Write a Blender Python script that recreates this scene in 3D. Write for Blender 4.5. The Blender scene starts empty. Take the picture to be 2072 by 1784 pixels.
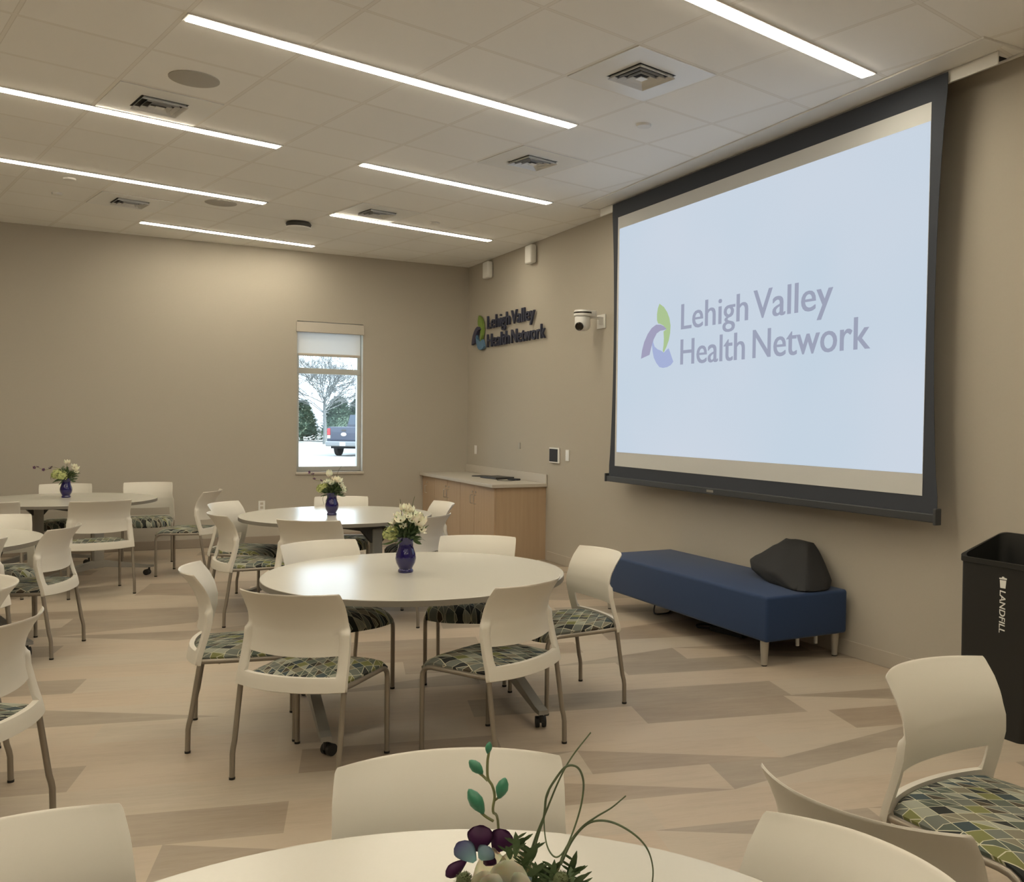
import bpy, bmesh, math, random
from mathutils import Vector, Matrix
random.seed(7)
PI = math.pi
D2R = math.radians
sc = bpy.context.scene
COL = sc.collection

# ------------------------------------------------------------------ camera
YAW, PITCH, ROLL, FPX = -0.5111146, -0.0313328, 0.0140081, 1893.3836
PPX, PPY = 1234.83, 911.91
CAM = Vector((-4.52018, -12.03466, 1.56602))
W0, H0 = 2072.0, 1784.0
fwd = Vector((-math.sin(YAW)*math.cos(PITCH), math.cos(YAW)*math.cos(PITCH), math.sin(PITCH)))
rt = Vector((math.cos(YAW), math.sin(YAW), 0)); upv = rt.cross(fwd)
r2 = rt*math.cos(ROLL) + upv*math.sin(ROLL); u2 = -rt*math.sin(ROLL) + upv*math.cos(ROLL)
cd = bpy.data.cameras.new('camera'); cam = bpy.data.objects.new('camera', cd); COL.objects.link(cam)
cam.matrix_world = Matrix(((r2.x, u2.x, -fwd.x, CAM.x), (r2.y, u2.y, -fwd.y, CAM.y), (r2.z, u2.z, -fwd.z, CAM.z), (0, 0, 0, 1)))
cd.sensor_fit = 'HORIZONTAL'; cd.sensor_width = 36.0; cd.lens = FPX*36.0/W0
cd.shift_x = -(PPX - W0/2)/W0
cd.shift_y = (PPY - H0/2)/W0
cd.clip_start = 0.05; cd.clip_end = 500
sc.camera = cam

# ------------------------------------------------------------------ world, sun, exposure
wd = bpy.data.worlds.new('world'); sc.world = wd; wd.use_nodes = True
wn = wd.node_tree.nodes; wl = wd.node_tree.links
bg = wn['Background']
sky = wn.new('ShaderNodeTexSky'); sky.sky_type = 'HOSEK_WILKIE'
sky.sun_direction = Vector((0.45, -0.55, 0.7)).normalized(); sky.turbidity = 6.0; sky.ground_albedo = 0.6
smx = wn.new('ShaderNodeMix'); smx.data_type = 'RGBA'; smx.inputs[0].default_value = 0.75
smx.inputs[7].default_value = (0.76, 0.88, 1.0, 1)
wl.new(sky.outputs[0], smx.inputs[6]); wl.new(smx.outputs[2], bg.inputs['Color'])
bg.inputs['Strength'].default_value = 6.5
sd = bpy.data.lights.new('sun', 'SUN'); sun = bpy.data.objects.new('sun', sd); COL.objects.link(sun)
sd.energy = 9.0; sd.angle = D2R(0.6); sd.color = (1.0, 0.97, 0.92)
sun.rotation_euler = Vector((0.45, -0.55, 0.75)).to_track_quat('Z', 'Y').to_euler(); sun.location = (8, 10, 20)
LAMP_STRENGTH = 38.0
LAMP_COLOR = (1.0, 0.90, 0.70, 1)
SCREEN_STRENGTH = 0.92
sc.view_settings.view_transform = 'Standard'; sc.view_settings.look = 'None'
sc.view_settings.gamma = 1.0; sc.view_settings.use_curve_mapping = False
sc.view_settings.exposure = 0.0

# ------------------------------------------------------------------ materials
def lin(c):
    return tuple(((v/255.0)/12.92 if v/255.0 <= 0.04045 else (((v/255.0)+0.055)/1.055)**2.4) for v in c)
def mat(name, col, rough=0.5, metal=0.0, spec=0.5, noise=0.0, nscale=20.0, bump=0.0, coat=0.0, **kw):
    m = bpy.data.materials.new(name); m.use_nodes = True
    nt = m.node_tree; b = nt.nodes['Principled BSDF']
    c = tuple(col)+(1,)
    b.inputs['Base Color'].default_value = c
    b.inputs['Roughness'].default_value = rough; b.inputs['Metallic'].default_value = metal
    b.inputs['Specular IOR Level'].default_value = spec
    if coat: b.inputs['Coat Weight'].default_value = coat; b.inputs['Coat Roughness'].default_value = 0.05
    for k, v in kw.items(): b.inputs[k.replace('_', ' ')].default_value = v
    if noise or bump:
        tc = nt.nodes.new('ShaderNodeTexCoord'); n = nt.nodes.new('ShaderNodeTexNoise')
        n.inputs['Scale'].default_value = nscale; n.inputs['Detail'].default_value = 4
        nt.links.new(tc.outputs['Object'], n.inputs['Vector'])
        if noise:
            mx = nt.nodes.new('ShaderNodeMix'); mx.data_type = 'RGBA'
            mx.inputs[6].default_value = tuple(v*(1-noise) for v in col)+(1,)
            mx.inputs[7].default_value = tuple(min(1, v*(1+noise)) for v in col)+(1,)
            nt.links.new(n.outputs['Fac'], mx.inputs[0]); nt.links.new(mx.outputs[2], b.inputs['Base Color'])
        if bump:
            bp = nt.nodes.new('ShaderNodeBump'); bp.inputs['Strength'].default_value = bump; bp.inputs['Distance'].default_value = 0.002
            nt.links.new(n.outputs['Fac'], bp.inputs['Height']); nt.links.new(bp.outputs[0], b.inputs['Normal'])
    return m
class N:
    """tiny node helper"""
    def __init__(s, m): s.nt = m.node_tree; s.n = s.nt.nodes; s.l = s.nt.links
    def math(s, op, a, b=None, c=None):
        x = s.n.new('ShaderNodeMath'); x.operation = op
        for i, v in enumerate((a, b, c)):
            if v is None: continue
            if isinstance(v, (int, float)): x.inputs[i].default_value = v
            else: s.l.new(v, x.inputs[i])
        return x.outputs[0]
    def mix(s, f, a, b):
        x = s.n.new('ShaderNodeMix'); x.data_type = 'RGBA'
        for i, v in ((0, f), (6, a), (7, b)):
            if isinstance(v, (int, float)): x.inputs[i].default_value = v
            elif isinstance(v, tuple): x.inputs[i].default_value = v+(1,) if len(v) == 3 else v
            else: s.l.new(v, x.inputs[i])
        return x.outputs[2]
    def white(s, a, b, z=0.0):
        c = s.n.new('ShaderNodeCombineXYZ')
        for i, v in enumerate((a, b, z)):
            if isinstance(v, (int, float)): c.inputs[i].default_value = v
            else: s.l.new(v, c.inputs[i])
        w = s.n.new('ShaderNodeTexWhiteNoise'); w.noise_dimensions = '3D'; s.l.new(c.outputs[0], w.inputs['Vector'])
        return w.outputs['Value']
    def coords(s, rot=0.0, off=(0, 0, 0), kind='Object'):
        t = s.n.new('ShaderNodeTexCoord'); m = s.n.new('ShaderNodeMapping')
        m.vector_type = 'TEXTURE'
        m.inputs['Location'].default_value = off; m.inputs['Rotation'].default_value = (0, 0, rot)
        s.l.new(t.outputs[kind], m.inputs['Vector'])
        x = s.n.new('ShaderNodeSeparateXYZ'); s.l.new(m.outputs[0], x.inputs[0])
        return m.outputs[0], x.outputs[0], x.outputs[1], x.outputs[2]
    def noise(s, vec, scale, detail=3, sx=1, sy=1):
        mp = s.n.new('ShaderNodeMapping'); mp.inputs['Scale'].default_value = (sx, sy, 1); s.l.new(vec, mp.inputs['Vector'])
        n = s.n.new('ShaderNodeTexNoise'); n.inputs['Scale'].default_value = scale; n.inputs['Detail'].default_value = detail
        s.l.new(mp.outputs[0], n.inputs['Vector']); return n.outputs['Fac']

# world anchor for grids
GX, GY, GA, GS, HC = -1.89491, -7.61021, 0.21345, 0.646176, 3.6159

M = {}
M['wall'] = mat('wall_paint', (0.450, 0.412, 0.350), 0.85, spec=0.2, noise=0.02, nscale=60, bump=0.05)
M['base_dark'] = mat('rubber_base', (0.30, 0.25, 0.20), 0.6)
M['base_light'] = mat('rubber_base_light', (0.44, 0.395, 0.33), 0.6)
M['plastic'] = mat('chair_plastic', (0.675, 0.64, 0.57), 0.42, spec=0.4, noise=0.01, nscale=300)
M['steel'] = mat('painted_steel', (0.30, 0.265, 0.22), 0.38, metal=0.55)
M['rubber'] = mat('black_rubber', (0.012, 0.011, 0.010), 0.6)
M['pan'] = mat('seat_pan', (0.03, 0.03, 0.03), 0.6)
M['table'] = mat('table_laminate', (0.555, 0.535, 0.48), 0.24, spec=0.75, noise=0.012, nscale=120)
M['table_edge'] = mat('table_edge', (0.20, 0.18, 0.15), 0.5)
M['table_steel'] = mat('table_steel', (0.30, 0.29, 0.265), 0.4, metal=0.35)
M['dark_steel'] = mat('dark_steel', (0.05, 0.047, 0.043), 0.5, metal=0.2)
M['white'] = mat('white_enamel', (0.78, 0.77, 0.74), 0.5)
M['white_tile'] = mat('white_metal_panel', (0.80, 0.80, 0.79), 0.28, spec=0.6)
M['vent_dark'] = mat('vent_gap_shade', (0.02, 0.019, 0.018), 0.7)  # near-black, stands for the shade between the louvres
M['speaker'] = mat('speaker_grille', (0.42, 0.40, 0.36), 0.7, noise=0.1, nscale=400)
M['black'] = mat('black_matte', (0.02, 0.02, 0.022), 0.7)
M['border'] = mat('screen_border', (0.036, 0.042, 0.056), 0.8)
M['bar'] = mat('screen_bar', (0.04, 0.043, 0.048), 0.45)
M['fabric_screen'] = mat('screen_fabric', (0.60, 0.605, 0.60), 0.9, spec=0.1)
M['counter'] = mat('solid_surface', (0.52, 0.475, 0.41), 0.35, noise=0.03, nscale=80)
M['navy'] = mat('navy_upholstery', (0.020, 0.042, 0.105), 0.8, spec=0.3, noise=0.10, nscale=260, bump=0.2, Sheen_Weight=0.15, Sheen_Roughness=0.4)
M['bag'] = mat('black_nylon', (0.014, 0.014, 0.015), 0.8, noise=0.2, nscale=90, bump=0.2)
M['bin'] = mat('bin_plastic', (0.012, 0.012, 0.011), 0.45)
M['print'] = mat('white_print', (0.75, 0.75, 0.72), 0.6)
M['chrome'] = mat('brushed_metal', (0.55, 0.53, 0.50), 0.3, metal=1.0)
M['leg_metal'] = mat('bench_leg_metal', (0.42, 0.40, 0.36), 0.4, metal=0.6)
M['sign_navy'] = mat('sign_navy', (0.028, 0.032, 0.060), 0.6)
M['sign_green'] = mat('sign_green', (0.20, 0.30, 0.06), 0.6)
M['sign_purple'] = mat('sign_purple', (0.045, 0.045, 0.085), 0.6)
M['sign_blue'] = mat('sign_blue', (0.10, 0.20, 0.32), 0.6)
M['frame'] = mat('window_frame_aluminium', (0.50, 0.50, 0.47), 0.45, metal=0.2)
M['lens'] = mat('camera_lens', (0.02, 0.015, 0.01), 0.15)
M['vase'] = mat('cobalt_glass', (0.007, 0.003, 0.10), 0.03, spec=0.7, Transmission_Weight=0.15, IOR=1.45, coat=0.6)
M['leaf'] = mat('leaf_green', (0.07, 0.115, 0.045), 0.55, noise=0.4, nscale=60)
M['leaf2'] = mat('leaf_grey_green', (0.10, 0.13, 0.065), 0.6, noise=0.3, nscale=80)
M['petal'] = mat('ivory_petal', (0.92, 0.89, 0.74), 0.55, noise=0.05, nscale=90, Subsurface_Weight=0.15)
M['tulip'] = mat('ivory_tulip', (0.93, 0.89, 0.74), 0.45, noise=0.04, nscale=60, Subsurface_Weight=0.3, Subsurface_Scale=0.02)
M['hydrangea'] = mat('lime_hydrangea', (0.56, 0.60, 0.27), 0.6, noise=0.25, nscale=90)
M['purple'] = mat('orchid_purple', (0.085, 0.018, 0.085), 0.5, noise=0.4, nscale=60)
M['bud'] = mat('teal_bud', (0.05, 0.22, 0.13), 0.35, noise=0.3, nscale=90)
M['stem'] = mat('stem', (0.20, 0.21, 0.09), 0.5)
M['thistle'] = mat('thistle', (0.10, 0.12, 0.05), 0.7, noise=0.4, nscale=300)
M['pistil'] = mat('pistil', (0.12, 0.10, 0.03), 0.7)
M['pavement'] = mat('pale_pavement', (0.28, 0.28, 0.265), 0.9, noise=0.15, nscale=0.6)
M['bark'] = mat('pale_bark', (0.13, 0.14, 0.14), 0.9, noise=0.2, nscale=9)
M['conifer'] = mat('conifer_needles', (0.095, 0.145, 0.105), 0.9, noise=0.5, nscale=3)
M['truck'] = mat('truck_paint', (0.025, 0.034, 0.062), 0.3, coat=0.5)
M['bumper'] = mat('bumper_chrome', (0.22, 0.23, 0.24), 0.3, metal=0.7)
M['taillight'] = mat('taillight_red', (0.45, 0.03, 0.04), 0.3)
M['tire'] = mat('tire', (0.012, 0.012, 0.014), 0.8)
M['glass_dark'] = mat('truck_glass', (0.05, 0.07, 0.10), 0.1)

# orchid petal with blue-white throat (pattern belongs to the petal itself)
m = mat('orchid_blue', (0.05, 0.2, 0.3), 0.45); n = N(m)
v, x, y, z = n.coords()
r = n.math('SQRT', n.math('ADD', n.math('MULTIPLY', x, x), n.math('MULTIPLY', z, z)))
f = n.math('MULTIPLY', r, 32.0); f.node.use_clamp = True
c1 = n.mix(f, (0.50, 0.78, 0.78), (0.12, 0.085, 0.28)); n.l.new(c1, n.n['Principled BSDF'].inputs['Base Color']); M['orchid'] = m

# glass pane
m = bpy.data.materials.new('window_glass'); m.use_nodes = True; n = N(m); n.n.remove(n.n['Principled BSDF'])
tr = n.n.new('ShaderNodeBsdfTransparent'); tr.inputs[0].default_value = (0.95, 0.98, 0.98, 1)
gl = n.n.new('ShaderNodeBsdfGlossy'); gl.inputs['Roughness'].default_value = 0.02
mxs = n.n.new('ShaderNodeMixShader'); mxs.inputs[0].default_value = 0.05
n.l.new(tr.outputs[0], mxs.inputs[1]); n.l.new(gl.outputs[0], mxs.inputs[2]); n.l.new(mxs.outputs[0], n.n['Material Output'].inputs[0]); M['glass'] = m

# roller shade: thin woven cloth that lets some light through
m = bpy.data.materials.new('shade_cloth'); m.use_nodes = True; n = N(m); n.n.remove(n.n['Principled BSDF'])
df = n.n.new('ShaderNodeBsdfDiffuse'); df.inputs[0].default_value = (0.55, 0.53, 0.48, 1)
tl = n.n.new('ShaderNodeBsdfTranslucent'); tl.inputs[0].default_value = (0.25, 0.265, 0.285, 1)
t2 = n.n.new('ShaderNodeBsdfTransparent'); t2.inputs[0].default_value = (0.9, 0.95, 1, 1)
ad = n.n.new('ShaderNodeAddShader'); mxs = n.n.new('ShaderNodeMixShader'); mxs.inputs[0].default_value = 0.07
n.l.new(df.outputs[0], ad.inputs[0]); n.l.new(tl.outputs[0], ad.inputs[1]); n.l.new(ad.outputs[0], mxs.inputs[1]); n.l.new(t2.outputs[0], mxs.inputs[2])
n.l.new(mxs.outputs[0], n.n['Material Output'].inputs[0]); M['shade'] = m

def emis(name, col, st):
    m = bpy.data.materials.new(name); m.use_nodes = True; n = N(m); n.n.remove(n.n['Principled BSDF'])
    e = n.n.new('ShaderNodeEmission'); e.inputs[0].default_value = tuple(col[:3])+(1,); e.inputs[1].default_value = st
    n.l.new(e.outputs[0], n.n['Material Output'].inputs[0]); return m
M['lamp'] = emis('lamp_diffuser', LAMP_COLOR, LAMP_STRENGTH)
# projected picture: faint cloudy pale blue
m = emis('projected_light', (1, 1, 1), SCREEN_STRENGTH); n = N(m)
v, x, y, z = n.coords()
nf = n.noise(v, 0.6, 2)
c1 = n.mix(nf, lin((196, 216, 232)), lin((218, 224, 236)))
n.l.new(c1, [q for q in n.n if q.type == 'EMISSION'][0].inputs[0]); M['proj'] = m
M['proj_grey'] = emis('projected_grey', lin((163, 169, 190)), SCREEN_STRENGTH)
M['proj_green'] = emis('projected_green', lin((178, 203, 152)), SCREEN_STRENGTH)
M['proj_purple'] = emis('projected_purple', lin((168, 166, 194)), SCREEN_STRENGTH)
M['proj_blue'] = emis('projected_blue', lin((172, 184, 222)), SCREEN_STRENGTH)

# floor: narrow vinyl planks, some cut on a slant, two tones, fine streaks
m = mat('vinyl_plank', (0.4, 0.33, 0.25), 0.42, spec=0.4); n = N(m); b = n.n['Principled BSDF']
FA = D2R(-14.0)
v, x, y, z = n.coords(rot=FA, off=(-1.29, -8.11, 0))
row = n.math('FLOOR', n.math('DIVIDE', y, 0.305)); fy = n.math('SUBTRACT', n.math('DIVIDE', y, 0.305), row)
rh = n.white(row, 3.7)
u = n.math('ADD', n.math('DIVIDE', x, 0.915), n.math('MULTIPLY', rh, 7.0))
colm = n.math('FLOOR', u); fx = n.math('SUBTRACT', u, colm)
h1 = n.white(row, colm, 1.0); h2 = n.white(row, colm, 2.0); h3 = n.white(row, colm, 5.0)
slant = n.math('LESS_THAN', h2, 0.42)
flip = n.math('GREATER_THAN', h3, 0.5)
fyf = n.math('ABSOLUTE', n.math('SUBTRACT', fy, flip))
tri = n.math('GREATER_THAN', fx, fyf)
h4 = n.white(row, colm, 9.0)
part = n.math('MULTIPLY', slant, tri)
tone = n.math('ADD', n.math('MULTIPLY', n.math('SUBTRACT', 1.0, part), h1), n.math('MULTIPLY', part, h4))
dark = n.math('GREATER_THAN', tone, 0.64)
st1 = n.noise(v, 3.0, 5, 1.0, 9.0); st2 = n.noise(v, 14.0, 4, 1.0, 12.0); mott = n.noise(v, 1.6, 5, 1.0, 2.2)
tv = n.math('ADD', n.math('MULTIPLY', dark, 0.62), n.math('ADD', n.math('MULTIPLY', n.math('SUBTRACT', st1, 0.5), 0.55), n.math('ADD', n.math('MULTIPLY', n.math('SUBTRACT', st2, 0.5), 0.5), n.math('ADD', n.math('MULTIPLY', tone, 0.18), n.math('MULTIPLY', n.math('SUBTRACT', mott, 0.5), 0.9)))))
tv.node.use_clamp = True
hue = n.white(row, colm, 12.0)
light = n.mix(hue, (0.455, 0.368, 0.280), (0.440, 0.378, 0.300)); dk = n.mix(hue, (0.270, 0.208, 0.152), (0.258, 0.213, 0.165))
n.l.new(n.mix(tv, light, dk), b.inputs['Base Color'])
bp = n.n.new('ShaderNodeBump'); bp.inputs['Strength'].default_value = 0.12; bp.inputs['Distance'].default_value = 0.002
n.l.new(st2, bp.inputs['Height']); n.l.new(bp.outputs[0], b.inputs['Normal']); M['floor'] = m

# ceiling: square lay-in tiles between flat bars
m = mat('ceiling_tile', (0.7, 0.7, 0.7), 0.9, spec=0.1); n = N(m); b = n.n['Principled BSDF']
v, x, y, z = n.coords(rot=GA, off=(GX, GY, 0))
def linedist(c):
    q = n.math('DIVIDE', c, GS); fr = n.math('FRACT', q)
    return n.math('MINIMUM', fr, n.math('SUBTRACT', 1.0, fr))
dl = n.math('MINIMUM', linedist(x), linedist(y))
bar = n.math('LESS_THAN', dl, 0.017)
gap = n.math('MULTIPLY', n.math('GREATER_THAN', dl, 0.014), n.math('LESS_THAN', dl, 0.020))
hh = n.white(n.math('FLOOR', n.math('DIVIDE', x, GS)), n.math('FLOOR', n.math('DIVIDE', y, GS)))
sp = n.noise(v, 260.0, 2)
tile = n.mix(hh, (0.885, 0.875, 0.85), (0.92, 0.91, 0.885)); tile = n.mix(n.math('MULTIPLY', sp, 0.08), tile, (0.6, 0.59, 0.56))
cc = n.mix(bar, tile, (0.84, 0.82, 0.78)); cc = n.mix(gap, cc, (0.74, 0.715, 0.67))
n.l.new(cc, b.inputs['Base Color']); M['ceiling'] = m

# seat cloth: skewed diamonds in green, olive, charcoal, navy and cream split by thin pale lines
m = mat('patterned_seat_cloth', (0.2, 0.2, 0.15), 0.85, spec=0.2); n = N(m); b = n.n['Principled BSDF']
v, x, y, z = n.coords(rot=D2R(18))
p = n.math('ADD', n.math('DIVIDE', x, 0.060), n.math('DIVIDE', n.math('SUBTRACT', y, n.math('MULTIPLY', z, -0.6)), 0.086))
q = n.math('SUBTRACT', n.math('DIVIDE', x, 0.060), n.math('DIVIDE', n.math('SUBTRACT', y, n.math('MULTIPLY', z, -0.6)), 0.086))
pf = n.math('FLOOR', p); qf = n.math('FLOOR', q); pr = n.math('SUBTRACT', p, pf); qr = n.math('SUBTRACT', q, qf)
hs = n.white(pf, qf, 4.0); split = n.math('LESS_THAN', hs, 0.55)
above = n.math('MULTIPLY', split, n.math('GREATER_THAN', n.math('ADD', pr, qr), 1.0))
hc = n.white(pf, qf, n.math('ADD', 7.0, above))
rmp = n.n.new('ShaderNodeValToRGB'); rmp.color_ramp.interpolation = 'CONSTANT'; e = rmp.color_ramp.elements
cols = [(0.0, (0.150, 0.160, 0.140)), (0.2, (0.30, 0.31, 0.255)), (0.36, (0.030, 0.033, 0.032)), (0.50, (0.18, 0.185, 0.075)), (0.58, (0.095, 0.115, 0.095)), (0.70, (0.048, 0.068, 0.075)), (0.78, (0.20, 0.185, 0.14)), (0.92, (0.07, 0.058, 0.042))]
e[0].position = 0; e[0].color = cols[0][1]+(1,); e[1].position = cols[1][0]; e[1].color = cols[1][1]+(1,)
for ps, cl in cols[2:]:
    k = e.new(ps); k.color = cl+(1,)
n.l.new(hc, rmp.inputs[0])
def edge(fr, w): return n.math('LESS_THAN', n.math('MINIMUM', fr, n.math('SUBTRACT', 1.0, fr)), w)
dg = n.math('MULTIPLY', split, n.math('LESS_THAN', n.math('ABSOLUTE', n.math('SUBTRACT', n.math('ADD', pr, qr), 1.0)), 0.035))
ln = n.math('MAXIMUM', n.math('MAXIMUM', edge(pr, 0.024), edge(qr, 0.024)), dg)
n.l.new(n.mix(ln, rmp.outputs[0], (0.52, 0.50, 0.38)), b.inputs['Base Color']); M['seat'] = m

# maple veneer
m = mat('maple_veneer', (0.5, 0.33, 0.2), 0.4, spec=0.4); n = N(m); b = n.n['Principled BSDF']
v, x, y, z = n.coords()
g1 = n.noise(v, 3.0, 4, 5.0, 5.0)
mp = n.n.new('ShaderNodeMapping'); mp.inputs['Scale'].default_value = (9, 9, 0.5); n.l.new(v, mp.inputs[0])
nn = n.n.new('ShaderNodeTexNoise'); nn.inputs['Scale'].default_value = 3; nn.inputs['Detail'].default_value = 5; n.l.new(mp.outputs[0], nn.inputs[0])
n.l.new(n.mix(nn.outputs['Fac'], (0.50, 0.370, 0.245), (0.41, 0.292, 0.190)), b.inputs['Base Color']); M['maple'] = m

# ------------------------------------------------------------------ object helpers
def link(name, me, m, parent=None, smooth=None):
    o = bpy.data.objects.new(name, me); COL.objects.link(o)
    if m is not None and len(me.materials) == 0: me.materials.append(m)
    if parent is not None: o.parent = parent
    return o
def obj(name, bm, m, parent=None, smooth=False, ang=38):
    bmesh.ops.recalc_face_normals(bm, faces=bm.faces)
    if smooth:
        for f in bm.faces: f.smooth = True
        lim = D2R(ang)
        for e in bm.edges:
            if len(e.link_faces) == 2 and e.calc_face_angle(0) > lim: e.smooth = False
    me = bpy.data.meshes.new(name); bm.to_mesh(me); bm.free()
    return link(name, me, m, parent)
def tag(o, label, cat, group=None, kind=None):
    o['label'] = label; o['category'] = cat
    if group: o['group'] = group
    if kind: o['kind'] = kind
    return o
def empty(name, loc=(0, 0, 0), rz=0.0, parent=None):
    o = bpy.data.objects.new(name, None); COL.objects.link(o); o.location = loc; o.rotation_euler = (0, 0, rz)
    o.empty_display_size = 0.1
    if parent is not None: o.parent = parent
    return o
def struct(name, bm, m, **k):
    o = obj(name, bm, m, **k); o['kind'] = 'structure'; return o
def box(bm, x0, x1, y0, y1, z0, z1, bev=0.0, seg=2, mtx=None):
    r = bmesh.ops.create_cube(bm, size=1.0); vs = r['verts']
    for v in vs: v.co = Vector(((x0+x1)/2+v.co.x*(x1-x0), (y0+y1)/2+v.co.y*(y1-y0), (z0+z1)/2+v.co.z*(z1-z0)))
    if bev > 0:
        es = set(e for v in vs for e in v.link_edges)
        r = bmesh.ops.bevel(bm, geom=list(es), offset=bev, segments=seg, affect='EDGES', profile=0.5, clamp_overlap=True)
        vs = list(set(v for f in r['faces'] for v in f.verts) | set(v for v in vs if v.is_valid))
    if mtx is not None:
        for v in vs: v.co = mtx @ v.co
    return vs
def bxo(name, x0, x1, y0, y1, z0, z1, m, parent=None, bev=0.0, seg=2, smooth=False):
    bm = bmesh.new(); box(bm, x0, x1, y0, y1, z0, z1, bev, seg); return obj(name, bm, m, parent, smooth=smooth)
def tube(bm, pts, rad, seg=8, caps=True):
    """tube along points; rad a number or a list"""
    pts = [Vector(p) for p in pts]; n_ = len(pts)
    rads = rad if isinstance(rad, (list, tuple)) else [rad]*n_
    rings = []; prev = None
    for i, p in enumerate(pts):
        t = (pts[min(i+1, n_-1)] - pts[max(i-1, 0)]).normalized()
        if prev is None:
            a = Vector((0, 0, 1)) if abs(t.z) < 0.9 else Vector((1, 0, 0))
            u = t.cross(a).normalized()
        else:
            u = (prev - t*prev.dot(t)).normalized()
        prev = u; w = t.cross(u)
        rings.append([bm.verts.new(p + (u*math.cos(k*2*PI/seg) + w*math.sin(k*2*PI/seg))*rads[i]) for k in range(seg)])
    for a, b_ in zip(rings, rings[1:]):
        for k in range(seg): bm.faces.new((a[k], a[(k+1) % seg], b_[(k+1) % seg], b_[k]))
    if caps:
        bm.faces.new(rings[0][::-1]); bm.faces.new(rings[-1])
def spline(pts, n_=8):
    """Catmull-Rom through points"""
    P = [Vector(p) for p in pts]; P = [P[0]*2-P[1]] + P + [P[-1]*2-P[-2]]; out = []
    for i in range(1, len(P)-2):
        for k in range(n_):
            t = k/n_; a, b_, c_, d = P[i-1], P[i], P[i+1], P[i+2]
            out.append(0.5*((2*b_) + (c_-a)*t + (2*a-5*b_+4*c_-d)*t*t + (3*b_-a-3*c_+d)*t*t*t))
    out.append(P[-2].copy()); return out
def lathe(bm, prof, seg=32, origin=(0, 0, 0)):
    o = Vector(origin); rings = []
    for r, z in prof:
        if r < 1e-6: rings.append([bm.verts.new(o+Vector((0, 0, z)))])
        else: rings.append([bm.verts.new(o+Vector((r*math.cos(k*2*PI/seg), r*math.sin(k*2*PI/seg), z))) for k in range(seg)])
    for a, b_ in zip(rings, rings[1:]):
        for k in range(seg):
            k2 = (k+1) % seg
            if len(a) == 1 and len(b_) == 1: continue
            if len(a) == 1: bm.faces.new((a[0], b_[k2], b_[k]))
            elif len(b_) == 1: bm.faces.new((a[k], a[k2], b_[0]))
            else: bm.faces.new((a[k], a[k2], b_[k2], b_[k]))
def prism(bm, pts, f3, depth):
    """extrude a 2D outline; f3 maps (u, v, w) to a 3D point"""
    a = [bm.verts.new(f3(u, v, 0)) for u, v in pts]; b_ = [bm.verts.new(f3(u, v, depth)) for u, v in pts]
    bm.faces.new(a); bm.faces.new(b_[::-1]); k = len(pts)
    for i in range(k): bm.faces.new((a[i], b_[i], b_[(i+1) % k], a[(i+1) % k]))
def copy_tree(o, parent=None):
    c = o.copy(); COL.objects.link(c)
    if parent is not None: c.parent = parent
    for ch in CH.get(o.name, []):
        CH.setdefault(c.name, []).append(copy_tree(ch, c))
    return c
CH = {}
def index_children(root):
    def rec(o):
        CH[o.name] = [k for k in ALLO if k.parent == o]
        for k in CH[o.name]: rec(k)
    ALLO = list(COL.objects); rec(root)
def text_mesh(name, body, width, height_cap, thick, place, m, parent, bold=0.0, shear=0.0):
    """real lettering: width across, cap height, thickness, place(u,v,w) -> point"""
    cu = bpy.data.curves.new(name, 'FONT'); cu.body = body; cu.size = 1.0; cu.extrude = 0.5; cu.resolution_u = 4; cu.shear = shear
    t = bpy.data.objects.new(name+'_tmp', cu); COL.objects.link(t)
    bpy.context.view_layer.update(); dg_ = bpy.context.evaluated_depsgraph_get()
    me = bpy.data.meshes.new_from_object(t.evaluated_get(dg_)); bpy.data.objects.remove(t); bpy.data.curves.remove(cu)
    if bold:   # heavier strokes: the outline doubled a hair to each side
        bm = bmesh.new(); bm.from_mesh(me); base_ = list(bm.verts)+list(bm.edges)+list(bm.faces)
        for d_ in (-bold, bold):
            g_ = bmesh.ops.duplicate(bm, geom=base_)['geom']
            for v in g_:
                if isinstance(v, bmesh.types.BMVert): v.co.x += d_; v.co.z *= 0.97
        bm.to_mesh(me); bm.free()
    xs = [v.co.x for v in me.vertices]; x0, x1 = min(xs), max(xs); cap = 0.729
    for v in me.vertices:
        v.co = Vector(place((v.co.x-x0)/(x1-x0)*width, v.co.y/cap*height_cap, (v.co.z+0.5)*thick))
    me.materials.clear(); me.name = name
    return link(name, me, m, parent)

# ------------------------------------------------------------------ room shell
XW, YW = -9.8, -17.2       # hidden left wall and the wall behind the camera
WX0, WX1, WZ0, WZ1 = -2.235, -1.42, 0.885, 2.76   # window opening
struct('floor', (lambda bm: (box(bm, XW, 0.0, YW, 0.0, -0.12, 0.0), bm)[1])(bmesh.new()), M['floor'])
struct('ceiling', (lambda bm: (box(bm, XW-0.2, 0.22, YW-0.2, 0.24, HC, HC+0.25), bm)[1])(bmesh.new()), M['ceiling'])
bm = bmesh.new()
box(bm, XW-0.2, WX0, 0, 0.24, -0.12, HC); box(bm, WX1, 0.22, 0, 0.24, -0.12, HC)
box(bm, WX0, WX1, 0, 0.24, -0.12, WZ0); box(bm, WX0, WX1, 0, 0.24, WZ1, HC)
struct('wall_back', bm, M['wall'])
struct('wall_right', (lambda bm: (box(bm, 0, 0.22, YW, 0, -0.12, HC), bm)[1])(bmesh.new()), M['wall'])
struct('wall_left', (lambda bm: (box(bm, XW-0.2, XW, YW, 0, -0.12, HC), bm)[1])(bmesh.new()), M['wall'])
struct('wall_front', (lambda bm: (box(bm, XW-0.2, 0.22, YW-0.2, YW, -0.12, HC), bm)[1])(bmesh.new()), M['wall'])
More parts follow.
